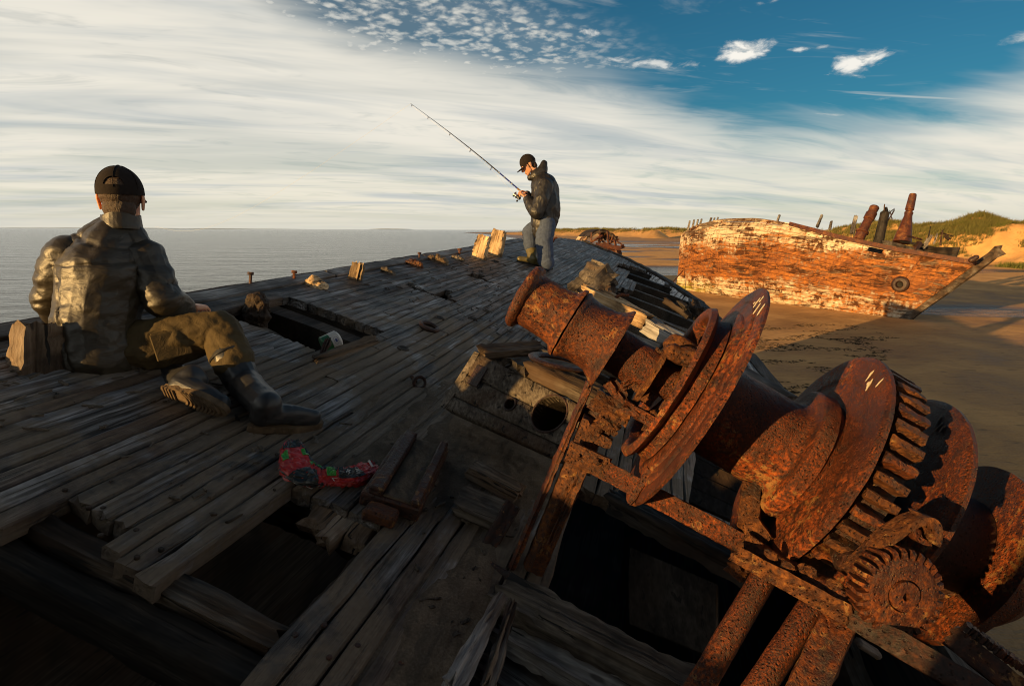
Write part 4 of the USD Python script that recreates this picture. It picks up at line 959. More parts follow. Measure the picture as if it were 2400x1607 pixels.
# wheelhouse front behind the photographer, and the stub of bulwark beside it
wh = [(-1.35, 1.2), (-1.35, -1.35)]
for k in range(15):
    t = -1.35 + k * .17
    put = rbox(-.03, .03, -t - .168, -t, -.06, 2.35 - .25 * (k % 3 == 1), .006)
    part(ship, 'wheelhouse_board', apply(put, mat4(p=(-1.5, 0, float(camber(t))))), M['dark_wood'])
for k in range(20):
    t = -2.2 + k * .19
    part(ship, 'roof_board', rbox(-3.2, .42 - .05 * (k % 3), -t - .186, -t, 2.40 + float(camber(t)) * .5, 2.44 + float(camber(t)) * .5, .006), M['dark_wood'])
for t in (-1.6, 1.2): part(ship, 'roof_post', rbox(-1.56, -1.46, -t - .05, -t + .05, -.2, 2.42, .008), M['dark_wood'])
def chips(n, seed):
    r = np.random.default_rng(seed); out = []
    while len(out) < n:
        s, t = r.uniform(1.2, 6.5), r.uniform(-2.4, -.5)
        if not free_spans(t - .01, t + .01, s - .03, s + .03) or free_spans(t - .01, t + .01, s - .03, s + .03)[0][1] - free_spans(t - .01, t + .01, s - .03, s + .03)[0][0] < .06: continue
        L = abs(r.normal(0, .03)) + .008; m = board(L, r.uniform(.004, .014), r.uniform(.003, .008), .02, 0, .001, (.004, .006), 3000 + len(out), ch=.001)
        a = r.normal(0, .8); R = np.array([[math.cos(a), -math.sin(a), 0], [math.sin(a), math.cos(a), 0], [0, 0, 1]])
        out.append(apply(m, mat4(R, dk(s, t, .009))))
    return cat_(*out)
part('/World', 'wood_litter', chips(420, 5), M['beam'], M=DECK, smooth=False, kind='stuff', label='small wood chips and dirt scattered over the deck planks')
# ---------------------------------------------------------------- the rusty winch
A0 = np.array([.0350, 1.6948, 3.8065])
wd = unit([.8493, -.2222, -.4788])
A1 = A0 + wd
WIN = mat4(frame_x(wd, NN), A0)
WINV = np.linalg.inv(WIN)
winch = thing('winch', 'big rust-orange deck winch with drums, flanged discs and cog wheels', 'winch', WIN)
def Wl(vx, vy, d): return (WINV @ np.append(at(vx, vy, d), 1))[:3]
def ax_x(vx):
    """distance along the shaft whose sighting has the given column."""
    lo, hi = -1.0, 3.0
    for _ in range(50):
        mid = (lo + hi) / 2; P = A0 + wd * mid - CAM; x = (512 + FPX * P[0] / (P[1] * CP - P[2] * SP)) / KV
        lo, hi = (mid, hi) if x < vx else (lo, mid)
    return lo
def turned(name, prof, mat, seed, amp=.0025, scale=22, sides=72, label=None, sub=10):
    pr_ = np.array(prof, float); out = [pr_[0]]
    for a, b in zip(pr_[:-1], pr_[1:]):
        k = max(1, int(np.hypot(*(b - a)) / .012)); out += [a + (b - a) * (i + 1) / k for i in range(k)]
    return part(winch, name, rough(lathe(out, sides), amp, scale, seed), M[mat], smooth=50, label=label)
x0, xm, xr = 0.0, .158, .302
turned('warping_drum', [(x0 - .012, .001), (x0 - .012, .05), (x0 - .008, .094), (x0 + .004, .101), (x0 + .016, .097), (x0 + .020, .086), (x0 + .03, .082), (xm - .05, .082), (xm - .022, .088), (xm - .008, .108), (xm + .002, .110), (xm + .003, .04), (xm + .003, .001)], 'rust', 1, .0035, 26, label='outer warping drum with a rolled rim')
turned('warping_drum', [(xm + .006, .001), (xm + .006, .106), (xm + .014, .107), (xm + .022, .100), (xm + .05, .094), (xr - .04, .098), (xr - .018, .110), (xr, .126), (xr + .006, .126), (xr + .007, .06), (xr + .007, .001)], 'rust', 2, .0035, 26, label='inner warping drum flaring to a thin lip')
turned('shaft', [(xr + .01, .001), (xr + .01, .066), (ax_x(1500), .066), (ax_x(1500), .05), (ax_x(1560), .05), (ax_x(1560), .001)], 'rust_pitted', 3, .003, 30)
turned('collar_plate', [(ax_x(1486), .068), (ax_x(1486), .098), (ax_x(1486) + .012, .098), (ax_x(1486) + .012, .068)], 'rust_flaky', 4, .004, 20)
xb, xc, xe = .480, .553, .908
turned('brake_wheel', [(xb + .045, .05), (xb + .045, .205), (xb + .006, .212), (xb, .22), (xb - .003, .238), (xb + .010, .246), (xb + .020, .236), (xb + .026, .220), (xc - .03, .222), (xc - .014, .23), (xc - .010, .05)], 'rust_pitted', 5, .003, 24, 96, label='brake wheel rim with a ragged edge')
for k in range(6):
    a = k * math.pi / 3 + .3
    part(winch, 'wheel_spoke', apply(timber(.17, .035, .020, 40 + k, (.0, .0), .03, .003), mat4(frame_x((0, math.cos(a), math.sin(a)), (1, 0, 0)), (xb + .038, .04 * math.cos(a), .04 * math.sin(a)))), M['rust_flaky'])
part(winch, 'ratchet_block', rough(solid([[((xb - .03, .02, .10), .030), ((xb + .02, .02, .10), .030)], [((xb - .03, -.05, .09), .026), ((xb + .02, -.04, .10), .03)], [((xb - .03, .08, .06), .03), ((xb + .02, .08, .06), .03)]], .01, 1), .012, 30, 6), M['rust_flaky'], smooth=20)
turned('drum_flange', [(xc - .01, .05), (xc - .01, .236), (xc - .004, .262), (xc + .002, .266), (xc + .003, .300), (xc + .009, .304), (xc + .006, .312), (xc + .007, .346), (xc + .011, .354), (xc + .018, .354), (xc + .021, .342), (xc + .022, .05)], 'rust_pitted', 6, .0018, 24, 120, label='left drum flange, a broad thin disc')
turned('cable_drum', [(xc + .024, .128), (xc + .05, .132), (xe - .082, .134), (xe - .072, .140), (xe - .066, .150), (xe - .064, .182), (xe - .058, .190), (xe - .024, .194), (xe - .018, .186), (xe - .005, .184)], 'rust_pitted', 7, .002, 24, 96, label='plain cable drum between the flanges')
turned('drum_flange', [(xe - .006, .05), (xe - .006, .255), (xe - .009, .262), (xe - .008, .326), (xe - .002, .337), (xe + .008, .338), (xe + .012, .328), (xe + .012, .05)], 'rust_pitted', 8, .002, 20, 120, label='right drum flange in front of the big cog wheel')
# the big cog wheel: each tooth its own piece
xg0, xg1 = xe + .028, xe + .100
turned('gear_rim', [(xg0 - .012, .10), (xg0 - .012, .296), (xg1, .296), (xg1, .10)], 'rust_dark', 9, .003, 20, 110)
NT = 44
for k in range(NT):
    a = 2 * math.pi * k / NT; r = np.random.default_rng(700 + k)
    sec = np.array([[-.0140, .288], [.0140, .288], [.0105, .326], [.0085, .332], [-.0085, .332], [-.0105, .326]])
    rings = []
    for x in np.linspace(xg0 - .006, xg1 - .001, 6):
        j = r.normal(0, .0014, sec.shape); sc = sec + j
        rings.append(np.stack([np.full(6, x) + r.normal(0, .0015, 6), sc[:, 1] * math.cos(a) - sc[:, 0] * math.sin(a), sc[:, 1] * math.sin(a) + sc[:, 0] * math.cos(a)], 1))
    part(winch, 'gear_tooth', loft(np.array(rings)), M['rust_flaky'] if k % 3 else M['rust'], smooth=25)
turned('hub', [(xg1, .001), (xg1, .085), (1.13, .085), (1.13, .001)], 'rust_dark', 10)
xG, xH = 1.110, 1.36
turned('outer_disc', [(xG, .05), (xG, .318), (xG + .005, .328), (xG + .016, .328), (xG + .020, .05)], 'rust_pitted', 11, .002, 20, 100, label='outermost disc seen past the cog wheel')
turned('second_drum', [(xG + .024, .05), (xG + .024, .15), (xH - .02, .15), (xH - .02, .05)], 'rust_dark', 12)
turned('second_flange', [(xH - .018, .05), (xH - .018, .255), (xH + .006, .255), (xH + .006, .16), (xH + .10, .155), (xH + .14, .12), (xH + .15, .05)], 'rust_pitted', 13, .002, 20, 100)
# pale streaks on the disc faces
rs_ = np.random.default_rng(12)
for (xf, rad, a0, n_) in ((xc + .005, .322, .62, 6), (xe - .0105, .292, .55, 6), (xG - .002, .27, .55, 4)):
    for k in range(n_):
        # the disc's left face; the angle is measured from the top towards the camera
        upv = WINV[:3, :3] @ np.array([0, 0, 1.0]); upv[0] = 0; upv = unit(upv); toc = WINV[:3, :3] @ np.array([0, -1.0, 0]); toc[0] = 0; toc = unit(toc - upv * (toc @ upv))
        an_ = rs_.normal(a0 - .40, .12); rr2 = rad + rs_.normal(0, .018); c = (upv * math.cos(an_) + toc * math.sin(an_)) * rr2 + np.array([xf, 0, 0])
        L_ = rs_.uniform(.003, .019); d_ = unit(upv + toc * rs_.normal(0, .15))
        m_ = rough(apply(trimesh.creation.icosphere(2, 1.0), np.diag([L_, (.0010 + .0012 * rs_.random()), .0018, 1])), .0008, 200, k)
        part(winch, 'white_streak', m_, M['mortar'], M=mat4(frame_x(d_, (1, 0, 0)), c))
# frame: leg of two channels, braces, rails, pipes
def BW(name, a, b, w, h, mat, seed, up=None, taper=(1, 1), ends=(.004, .006), wear=.003, label=None):
    p, q = Wl(*a), Wl(*b); L = np.linalg.norm(q - p)
    if up is None: up = WINV[:3, :3] @ (CAM - at(*a))
    else: up = WINV[:3, :3] @ np.asarray(up, float)
    return part(winch, name, rough(timber(L, w, h, seed, ends, .02, wear, taper), .002, 40, seed), M[mat], M=mat4(frame_x(q - p, up), p), smooth=45, label=label)
BW('frame_leg', (1222, 1300, 1.80), (1362, 955, 1.70), .072, .05, 'rust_flaky', 1, label='main frame leg on the left')
BW('leg_flange', (1172, 1300, 1.84), (1352, 868, 1.72), .020, .085, 'rust', 2)
BW('leg_rib', (1262, 1240, 1.74), (1350, 1035, 1.665), .018, .030, 'rust_flaky', 3)
BW('foot_plate', (1100, 1290, 1.82), (1480, 1530, 1.50), .055, .025, 'rust_dark', 4)
BW('foot_plate', (1090, 1300, 1.86), (1175, 1150, 1.96), .05, .03, 'rust_dark', 5)
BW('cross_bar', (1362, 1062, 1.645), (1700, 1240, 1.50), .052, .022, 'rust_pitted', 6, label='flat cross bar between the bearings')
BW('brace_plate', (1302, 1030, 1.66), (1392, 1072, 1.63), .058, .02, 'rust_flaky', 7)
BW('cap_plate', (1330, 985, 1.70), (1400, 1015, 1.68), .032, .03, 'rust_flaky', 8)
BW('web_plate', (1330, 940, 1.74), (1405, 985, 1.70), .05, .03, 'rust_dark', 9)
def bolt(c, r_, seed, d=None):
    p = Wl(*c); n = WINV[:3, :3] @ unit(CAM - at(*c)) if d is None else d
    a = np.linspace(0, 2 * np.pi, 7)[:-1]
    hexa = trimesh.creation.cylinder(radius=r_, height=r_ * 1.1, sections=6); nut = rough(hexa.subdivide().subdivide(), .0012, 60, seed)
    st = apply(trimesh.creation.cylinder(radius=r_ * .5, height=r_ * 2.0, sections=14), mat4(p=(0, 0, r_ * .2)))
    ws = apply(trimesh.creation.cylinder(radius=r_ * 1.45, height=.004, sections=20), mat4(p=(0, 0, -r_ * .5)))
    part(winch, 'bolt', cat_(nut, st, ws), M['rust_flaky'], M=mat4(frame_z(n + np.array([0, .15, .1])), p), smooth=30)
for i, c in enumerate([(1322, 1042, 1.648), (1366, 1054, 1.632), (1741, 1213, 1.47), (1690, 1300, 1.43), (1800, 1310, 1.31), (1840, 1300, 1.29)]): bolt(c, .011, i)
# bearing at the left end of the drum
rb = np.random.default_rng(9)
for i, (a, b, r_) in enumerate([((1362, 905, 1.67), (1425, 938, 1.65), .030), ((1392, 868, 1.66), (1420, 905, 1.65), .022), ((1452, 870, 1.63), (1475, 895, 1.62), .020), ((1430, 925, 1.63), (1490, 960, 1.61), .022), ((1370, 955, 1.68), (1400, 975, 1.68), .024), ((1425, 880, 1.63), (1446, 870, 1.63), .018), ((1480, 985, 1.62), (1500, 950, 1.6), .016)]):
    part(winch, 'bearing_piece', rough(timber(np.linalg.norm(Wl(*b) - Wl(*a)) + r_, r_ * 1.7, r_ * 1.4, i, (.004, .006), .012, .004), r_ * .22, 60, i), M['rust' if i % 2 else 'rust_flaky'], M=mat4(frame_x(Wl(*b) - Wl(*a), (.3, .2 * i - .5, 1)), Wl(*a)), smooth=20)
BW('bearing_lever', (1512, 798, 1.62), (1462, 915, 1.60), .028, .02, 'rust_flaky', 14)
BW('brake_shoe', (1600, 800, 1.60), (1500, 990, 1.56), .034, .05, 'rust_flaky', 15, label='ragged brake shoe hugging the wheel')
BW('brake_spike', (1490, 1075, 1.52), (1440, 1152, 1.50), .018, .012, 'rust', 16, taper=(1.4, .3))
# right bearing and rails
BW('bearing_leg', (1722, 1110, 1.56), (1712, 1215, 1.50), .05, .05, 'rust_flaky', 17)
BW('bearing_block', (1718, 1192, 1.49), (1752, 1240, 1.46), .050, .03, 'rust_flaky', 18)
BW('bearing_block', (1672, 1285, 1.46), (1712, 1318, 1.43), .040, .03, 'rust_flaky', 19)
BW('bearing_cap', (1700, 1235, 1.46), (1760, 1275, 1.43), .05, .035, 'rust_flaky', 20)
BW('side_rail', (1690, 1268, 1.42), (1960, 1412, 1.16), .034, .045, 'rust_flaky', 21, label='pitted side rail carrying the small cog wheel')
BW('side_rail', (1740, 1262, 1.42), (1950, 1372, 1.19), .040, .028, 'rust', 22)
for i, (vx, vy) in enumerate([(1760, 1262), (1800, 1290), (1850, 1300), (1885, 1345), (1905, 1330)]):
    part(winch, 'rail_lug', rough(solid([[(Wl(vx, vy, 1.34 - (vx - 1760) * .0008), .012), (Wl(vx + 14, vy + 8, 1.33 - (vx - 1760) * .0008), .010)]], .005, 0, 8), .005, 60, i), M['rust_flaky'], smooth=20)
BW('side_rail', (1950, 1405, 1.17), (2345, 1640, .98), .044, .036, 'rust_dark', 23)
def pipe(a, b, r_, seed, mat='rust_pitted'):
    p, q = Wl(*a), Wl(*b); L = np.linalg.norm(q - p)
    part(winch, 'frame_pipe', rough(lathe([(L * i / 24, r_) for i in range(25)], 28), .0016, 40, seed), M[mat], M=mat4(frame_x(q - p), p), smooth=60)
pipe((1752, 1310, 1.36), (1590, 1590, 1.24), .029, 1); pipe((1872, 1365, 1.25), (1705, 1620, 1.12), .0275, 2)
BW('frame_strut', (1925, 1405, 1.20), (1830, 1620, 1.08), .066, .026, 'rust', 24)
# small cog wheel facing us, on its stub shaft
pc = (2066, 1355, 1.13); pn = unit(.80 * unit(CAM - at(*pc)) + .55 * wd); r0 = .0835
MP = WINV @ mat4(frame_x(pn, NN), at(*pc))
def pin(name, prof, mat, seed, amp=.0022, sides=64, label=None):
    pr_ = np.array(prof, float); out = [pr_[0]]
    for a, b in zip(pr_[:-1], pr_[1:]):
        k = max(1, int(np.hypot(*(b - a)) / .008)); out += [a + (b - a) * (i + 1) / k for i in range(k)]
    return part(winch, name, rough(lathe(out, sides), amp, 34, seed), M[mat], M=MP, smooth=50, label=label)
pin('small_gear', [(-.05, .001), (-.05, r0 * .86), (-.002, r0 * .90), (.004, r0 * .86), (.006, r0 * .40), (.001, r0 * .385), (.001, r0 * .36), (.010, r0 * .35), (.011, r0 * .10), (.002, r0 * .085), (.002, .001)], 'rust', 31, .003, label='small cog wheel facing us at the lower right')
for k in range(28):
    a = 2 * math.pi * k / 28; r = np.random.default_rng(800 + k)
    rings = []
    for x, hgt in ((-.048, 1.02), (-.02, 1.07), (-.004, 1.08), (.004, 1.02)):
        sec = np.array([[-.0055, r0 * .84], [.0055, r0 * .84], [.0035, r0 * hgt], [-.0035, r0 * hgt]]) + r.normal(0, .0009, (4, 2))
        rings.append(np.stack([np.full(4, x), sec[:, 1] * math.cos(a) - sec[:, 0] * math.sin(a), sec[:, 1] * math.sin(a) + sec[:, 0] * math.cos(a)], 1))
    part(winch, 'small_gear_tooth', loft(np.array(rings)), M['rust'], M=MP, smooth=25)
pin('stub_shaft', [(-.18, .001), (-.30, .030), (-.05, .030), (-.05, .001)], 'rust_dark', 32)
# curved guard over the small cog wheel, ending in an eye
def band(pts, w, th, mat, name, seed, label=None):
    p = np.array([Wl(*q) for q in pts]); n = WINV[:3, :3] @ pn
    from scipy.interpolate import CubicSpline
    tt = np.linspace(0, len(p) - 1, 30); c = np.stack([CubicSpline(np.arange(len(p)), p[:, i])(tt) for i in range(3)], 1)
    t = np.gradient(c, axis=0); t /= np.linalg.norm(t, axis=1, keepdims=True); b = np.cross(t, n); b /= np.linalg.norm(b, axis=1, keepdims=True)
    rings = np.stack([c - n * w / 2 - b * th / 2, c + n * w / 2 - b * th / 2, c + n * w / 2 + b * th / 2, c - n * w / 2 + b * th / 2], 1)
    return part(winch, name, rough(loft(rings), .003, 40, seed), M[mat], smooth=30, label=label)
band([(1942, 1305, 1.19), (1990, 1258, 1.18), (2050, 1205, 1.17), (2105, 1180, 1.16), (2130, 1200, 1.15), (2122, 1232, 1.15)], .044, .017, 'rust_flaky', 'guard_arm', 3, label='curved guard arm ending in an eye over the small cog wheel')
band([(2122, 1232, 1.15), (2098, 1225, 1.15), (2092, 1200, 1.16)], .026, .012, 'rust', 'guard_eye', 4)
BW('guard_bolt', (2090, 1172, 1.17), (2130, 1190, 1.15), .018, .018, 'rust_flaky', 26)
# toothed rack at the lower right edge
for k in range(9):
    vx, vy = 2205 + 17 * k, 1435 + 12 * k
    BW('rack_tooth', (vx, vy, 1.10 - .008 * k), (vx + 16, vy - 14, 1.095 - .008 * k), .012, .03, 'rust_dark' if k < 5 else 'rust', 60 + k, ends=(.002, .002), wear=.0015)
BW('rack_bar', (2180, 1450, 1.11), (2350, 1580, 1.0), .04, .03, 'rust_dark', 27)
part(winch, 'pale_block', rough(solid([[(Wl(2200, 1440, 1.12), .012), (Wl(2188, 1468, 1.12), .010)]], .006, 1, 10), .008, 40, 3), M['mortar'])
part(winch, 'pale_block', apply(rbox(-.03, .03, -.014, .014, -.008, .008), mat4(frame_x(Wl(2010, 1490, 1.3) - Wl(1970, 1465, 1.3), WINV[:3, :3] @ unit(CAM)), Wl(1988, 1478, 1.3))), M['grey_wood'])

# ---------------------------------------------------------------- iron fitting with sand on it, between packet and winch
FIT = DECK @ mat4(frame_x(DINV[:3, :3] @ (wor(*deck_at(970, 1010)[:2]) - wor(*deck_at(880, 1170)[:2]))), dk(*deck_at(930, 1100)[:2], .006)) @ np.diag([1.35, 1.35, 1.5, 1])
fit = thing('iron_fitting', 'low dark rusty iron bollard base with sand caked on top, beside the crumpled packet', 'fitting', FIT)
part(fit, 'base_plate', rough(rbox(-.17, .17, -.075, .075, .0, .034, .004).subdivide().subdivide().subdivide(), .003, 30, 1), M['rust_dark'], smooth=30)
part(fit, 'side_flange', rough(rbox(-.17, .16, .024, .060, .034, .056, .005).subdivide().subdivide().subdivide(), .004, 30, 2), M['rust_dark'], smooth=30)
part(fit, 'side_flange', rough(rbox(-.17, .17, -.072, -.046, .034, .050, .005).subdivide().subdivide().subdivide(), .004, 30, 3), M['rust_dark'], smooth=30)
part(fit, 'end_lug', rough(rbox(-.225, -.175, -.03, .05, .0, .028, .006).subdivide().subdivide(), .004, 40, 4), M['rust_flaky'], smooth=30)
sg = np.random.default_rng(3); gx, gy = np.meshgrid(np.linspace(-.16, .165, 40), np.linspace(-.048, .026, 14), indexing='ij')
gz = .036 + .022 * np.clip(fbm(np.stack([gx * 14, gy * 20, 0 * gx], -1), 4, 2) - .40, -.1, .4) * np.clip((.037 - np.abs(gy + .011)) * 60, 0, 1)
part(fit, 'caked_sand', loft(np.concatenate([np.stack([gx, gy, gz], -1), np.stack([gx, gy, gz * 0 + .028], -1)[:, ::-1]], 1)), M['drift'], smooth=True)
# sand blown over the planks in the middle of the deck
def drift_mesh(s0, s1, t0, t1, n, m, lvl, seed, cx, cy, rx, ry):
    s, t = np.meshgrid(np.linspace(s0, s1, n), np.linspace(t0, t1, m), indexing='ij')
    h = fbm(np.stack([s * 2.6, t * 9.5, 0 * s], -1), 5, seed) + .25 * (fbm(np.stack([s * 20, t * 24, 0 * s], -1), 3, seed + 1) - .5)
    fall = 1 - ((s - cx) / rx) ** 2 - ((t - cy) / ry) ** 2
    z = .012 * (h - lvl) * 2 + .010 * np.clip(fall, -3, 1) - .004
    z = np.clip(z, -.02, .012)
    v = np.stack([s, -t, camber(t) + z], -1).reshape(-1, 3); f = grid_faces(n, m); zf = z.reshape(-1)[f].max(1); f = f[zf > -.006]
    mm = tm(v, f)
    if mm.face_normals[:, 2].mean() < 0: mm.invert()
    mm.remove_unreferenced_vertices(); return mm
sand_on = part('/World', 'blown_sand', drift_mesh(1.58, 3.6, -1.55, -.30, 260, 170, .56, 3, 2.3, -.86, .85, .48), M['drift'], M=DECK, smooth=True, kind='stuff', label='thin grey-brown sand blown over the middle of the plank deck')
part('/World', 'blown_sand', drift_mesh(.85, 1.75, -.66, -.42, 120, 60, .42, 7, 1.3, -.55, .45, .11), M['drift'], M=DECK, smooth=True, kind='stuff', label='pale sand strip drifted beside the winch foot in the foreground')
# ---------------------------------------------------------------- people
def union(*ms):
    return from_man(m3.Manifold.batch_boolean([to_man(m) for m in ms], m3.OpType.Add))
def head_mesh():
    return solid([
        [((0, -.012, .030), (.073, .092, .085))],
        [((0, .040, .0), (.058, .045, .050)), ((0, .050, -.045), (.042, .036, .035)), ((0, .068, -.088), .020), ((.036, .02, -.060), .022), ((-.036, .02, -.060), .022)],
        [((0, .092, .012), .011), ((0, .108, -.022), .012), ((0, .098, -.030), (.019, .010, .010))],
        [((.013, .088, -.058), (.012, .008, .0055)), ((-.013, .088, -.058), (.012, .008, .0055))],
        [((.013, .084, -.069), (.011, .008, .006)), ((-.013, .084, -.069), (.011, .008, .006))],
        [((.03, .078, .022), (.02, .014, .008)), ((-.03, .078, .022), (.02, .014, .008))],
        [((.080, -.012, .004), (.007, .018, .020)), ((.076, -.006, -.034), (.006, .011, .011))],
        [((-.080, -.012, .004), (.007, .018, .020)), ((-.076, -.006, -.034), (.006, .011, .011))],
        [((0, -.018, -.05), .050), ((0, -.032, -.16), .054)]], .007, 5, 24)
def cap_mesh():
    dome = m3.Manifold.sphere(1.0, 48).scale((.086, .104, .104)).translate((0, -.012, .030))
    dome = dome.trim_by_plane((0, -.10, 1.0), .018)
    inner = m3.Manifold.sphere(1.0, 40).scale((.081, .099, .098)).translate((0, -.012, .028))
    hole = m3.Manifold.cylinder(.12, .036, .036, 32, True).rotate((90, 0, 0)).translate((0, -.115, .044)).trim_by_plane((0, 0, 1), .046)
    d = from_man((dome - inner) - hole)
    but = apply(trimesh.creation.icosphere(2, .007), mat4(p=(0, -.012, .135)) @ np.diag([1, 1, .6, 1]))
    seams = []
    for k in range(6):
        a = k * math.pi / 3 + .52
        seams.append(tube([(.0868 * math.cos(a) * math.sin(q), -.012 + .1048 * math.sin(a) * math.sin(q), .030 + .1048 * math.cos(q)) for q in np.linspace(.05, 1.52, 12)], .0013, 5))
    return cat_(d, but, *seams)
def brim_mesh():
    n, m = 22, 8; rings = []
    for i in range(n):
        a = (i / (n - 1) - .5) * 2.1; r = []
        for k in range(m):
            t = k / (m - 1); rr = .082 + t * .085 * math.cos(a * .72) ** .5
            x = .90 * math.sin(a) * (.088 + t * .004); y = -.012 + math.cos(a) * .10 + t * .082 * math.cos(a * .70); z = .022 - .010 * t - .16 * abs(x) ** 1.6 * (1 + t)
            r.append((x, y, z))
        r = np.array(r); rings.append(np.vstack([r, r[::-1] - [0, 0, .006]]))
    return loft(np.array(rings))
def hair_mesh():
    h = m3.Manifold.sphere(1.0, 40).scale((.0765, .097, .088)).translate((0, -.016, .028)) - m3.Manifold.cube((.3, .3, .3), True).translate((0, .165, -.02))
    nape = m3.Manifold.sphere(1.0, 32).scale((.060, .052, .06)).translate((0, -.046, -.038))
    h = (h + nape).trim_by_plane((0, -.2, 1.0), -.062)
    t = from_man(h.refine_to_length(.008)); t = trimesh.Trimesh(t.vertices, t.faces, process=True)
    return rough(t, .0035, 120, 3)
def hand_mesh(side, curl=.9, spread=.1):
    """Palm in the xy plane: fingers along +y, thumb on the side side*x, palm facing -z."""
    bones = [[((-.030, 0, 0), .012), ((.030, 0, 0), .012), ((.034, .075, .002), .012), ((-.034, .072, 0), .011)], [((0, -.05, 0), .022), ((0, .01, 0), .022)]]
    L = [.072, .080, .075, .058]
    for k in range(4):
        x = side * (.033 - .022 * k); y, z = .075 + (-.004 if k == 3 else 0), .002; a = .25 * curl; p = np.array([x, y, z]); ch = [(p.copy(), .0098 - .0006 * k)]
        for j, fr in enumerate((.45, .32, .25)):
            p = p + L[k] * fr * np.array([side * spread * (1.2 - .8 * k) * .3, math.cos(a), -math.sin(a)]); ch.append((p.copy(), .0092 - .0006 * k - .0008 * j)); a += .75 * curl
        for c0, c1 in zip(ch[:-1], ch[1:]): bones.append([c0, c1])
    t0 = np.array([side * .028, .012, -.004]); t1 = t0 + [side * .028, .024, -.012]; t2 = t1 + [side * .004, .030, -.014 * curl]; t3 = t2 + [-side * .012 * curl, .020, -.008]
    bones += [[(t0, .013), (t1, .011)], [(t1, .011), (t2, .0095)], [(t2, .0095), (t3, .008)]]
    return solid(bones, .004, 4, 14)
def wrinkle(m, amp, sc, seed, bones=None, ridge=.6, sharp=1.0):
    """Cloth folds: ridged noise along the normals."""
    n = m.vertex_normals; p = m.vertices
    f = fbm(p * np.asarray(sc) + seed * 3.7, 4, seed); f2 = 1 - np.abs(2 * fbm(p * np.asarray(sc) * .7 + seed * 9.1, 3, seed + 5) - 1) * 2.2
    d = (1 - ridge) * (f - .5) * 2 + ridge * (f2 - .35)
    return tm(p + n * (d * amp)[:, None], m.faces)
def grooves(m, planes, depth, width):
    """Stitched seams: presses the cloth in along planes (point, normal)."""
    n = m.vertex_normals; d = np.zeros(len(m.vertices))
    for p, q in planes: d = np.maximum(d, np.exp(-(((m.vertices - p) @ unit(q)) / width) ** 2))
    return tm(m.vertices - n * (d * depth)[:, None], m.faces)
def puff(m, p, q, period, depth):
    """Quilted rolls across the direction q."""
    n = m.vertex_normals; x = ((m.vertices - p) @ unit(q)) / period
    return tm(m.vertices + n * (depth * (np.abs(np.sin(np.pi * x)) ** .6 - .7))[:, None], m.faces)
def sole_mesh(L, w0, w1, th):
    """A lugged boot sole along +x, heel at the origin, lugs at -z."""
    a = np.linspace(0, 2 * np.pi, 48)[:-1]; out = []
    for t in a:
        x = L * (.5 - .5 * math.cos(t)); h = (w0 if x < L * .32 else w0 + (w1 - w0) * min(1, (x - L * .32) / (L * .3))) * (math.sin(math.pi * np.clip(x / L, 0, 1)) ** .42)
        if .3 < x / L < .5: h *= .90
        out.append((x, h * (1 if math.sin(t) >= 0 else -1)))
    from shapely.geometry import Polygon
    base = trimesh.creation.extrude_polygon(Polygon(out).buffer(0), th)
    lugs = []
    for k in range(9):
        x = L * (.40 + .058 * k); y = w1 * .72 * math.sin(math.pi * min(1, x / L)) ** .4
        lugs.append(tube([(x - .012, -y, -.002), (x + .006, -y * .4, -.003), (x + .010, 0, -.003), (x + .006, y * .4, -.003), (x - .012, y, -.002)], .0065, 6))
    for k in range(4):
        x = L * (.07 + .05 * k); lugs.append(tube([(x, -w0 * .7, -.002), (x, w0 * .7, -.002)], .006, 6))
    m = cat_(base.subdivide().subdivide(), *lugs)
    return m
def face_bits(pid, H):
    for s in (-1, 1):
        part(pid, 'eye', apply(trimesh.creation.icosphere(2, .0065), mat4(p=(s * .031, .084, .004))), M['eye'], M=H)
        part(pid, 'eyebrow', apply(tube([(s * .016, .0915, .022), (s * .032, .0905, .026), (s * .048, .080, .022)], .002, 6), np.eye(4)), M['hair'], M=H)
def ori(fwd, up, p, s=1.0):
    f = unit(fwd); r = unit(np.cross(f, up)); u = np.cross(r, f)
    return mat4(np.stack([r, f, u], 1) * s, p)

# the seated boy, seen from behind at the left
Sd = lambda vx, vy, d: at(vx, vy, d)
boy1 = thing('person', 'person in black cap and olive padded jacket sitting on the deck edge', 'person')
H1 = ori((-.36, .93, -.08), (0.02, 0, 1), Sd(277, 459, 2.35), .985)
pel, lum, che = Sd(228, 795, 2.30), Sd(225, 730, 2.30), Sd(242, 610, 2.32)
nk = Sd(276, 520, 2.34); ls, rs = Sd(152, 585, 2.28), Sd(332, 588, 2.36)
le, lw = Sd(120, 684, 2.36), Sd(150, 735, 2.60); re_, rw = Sd(372, 690, 2.34), Sd(425, 704, 2.52)
rh, rk, ra, rt = Sd(272, 800, 2.33), Sd(498, 752, 2.42), Sd(592, 930, 2.30), Sd(690, 968, 2.20)
lh, lk, la = Sd(215, 810, 2.30), Sd(330, 812, 2.78), Sd(408, 880, 2.34)
hd = lambda M_, p: (M_ @ np.append(p, 1))[:3]
body1 = solid([[(pel, .11), (lum, .10)], [(lum, .10), (che, .11)], [(che, .11), (nk, .06)], [(ls, .06), (che, .09), (rs, .06)], [(nk, .06), (hd(H1, (0, -.03, -.13)), .058)],
               [(ls, .050), (le, .042)], [(le, .042), (lw, .030)], [(rs, .050), (re_, .042)], [(re_, .042), (rw, .030)], [(rh, .075), (rk, .055)], [(rk, .055), (ra, .04)], [(lh, .075), (lk, .055)], [(lk, .055), (la, .04)]], .025, 4)
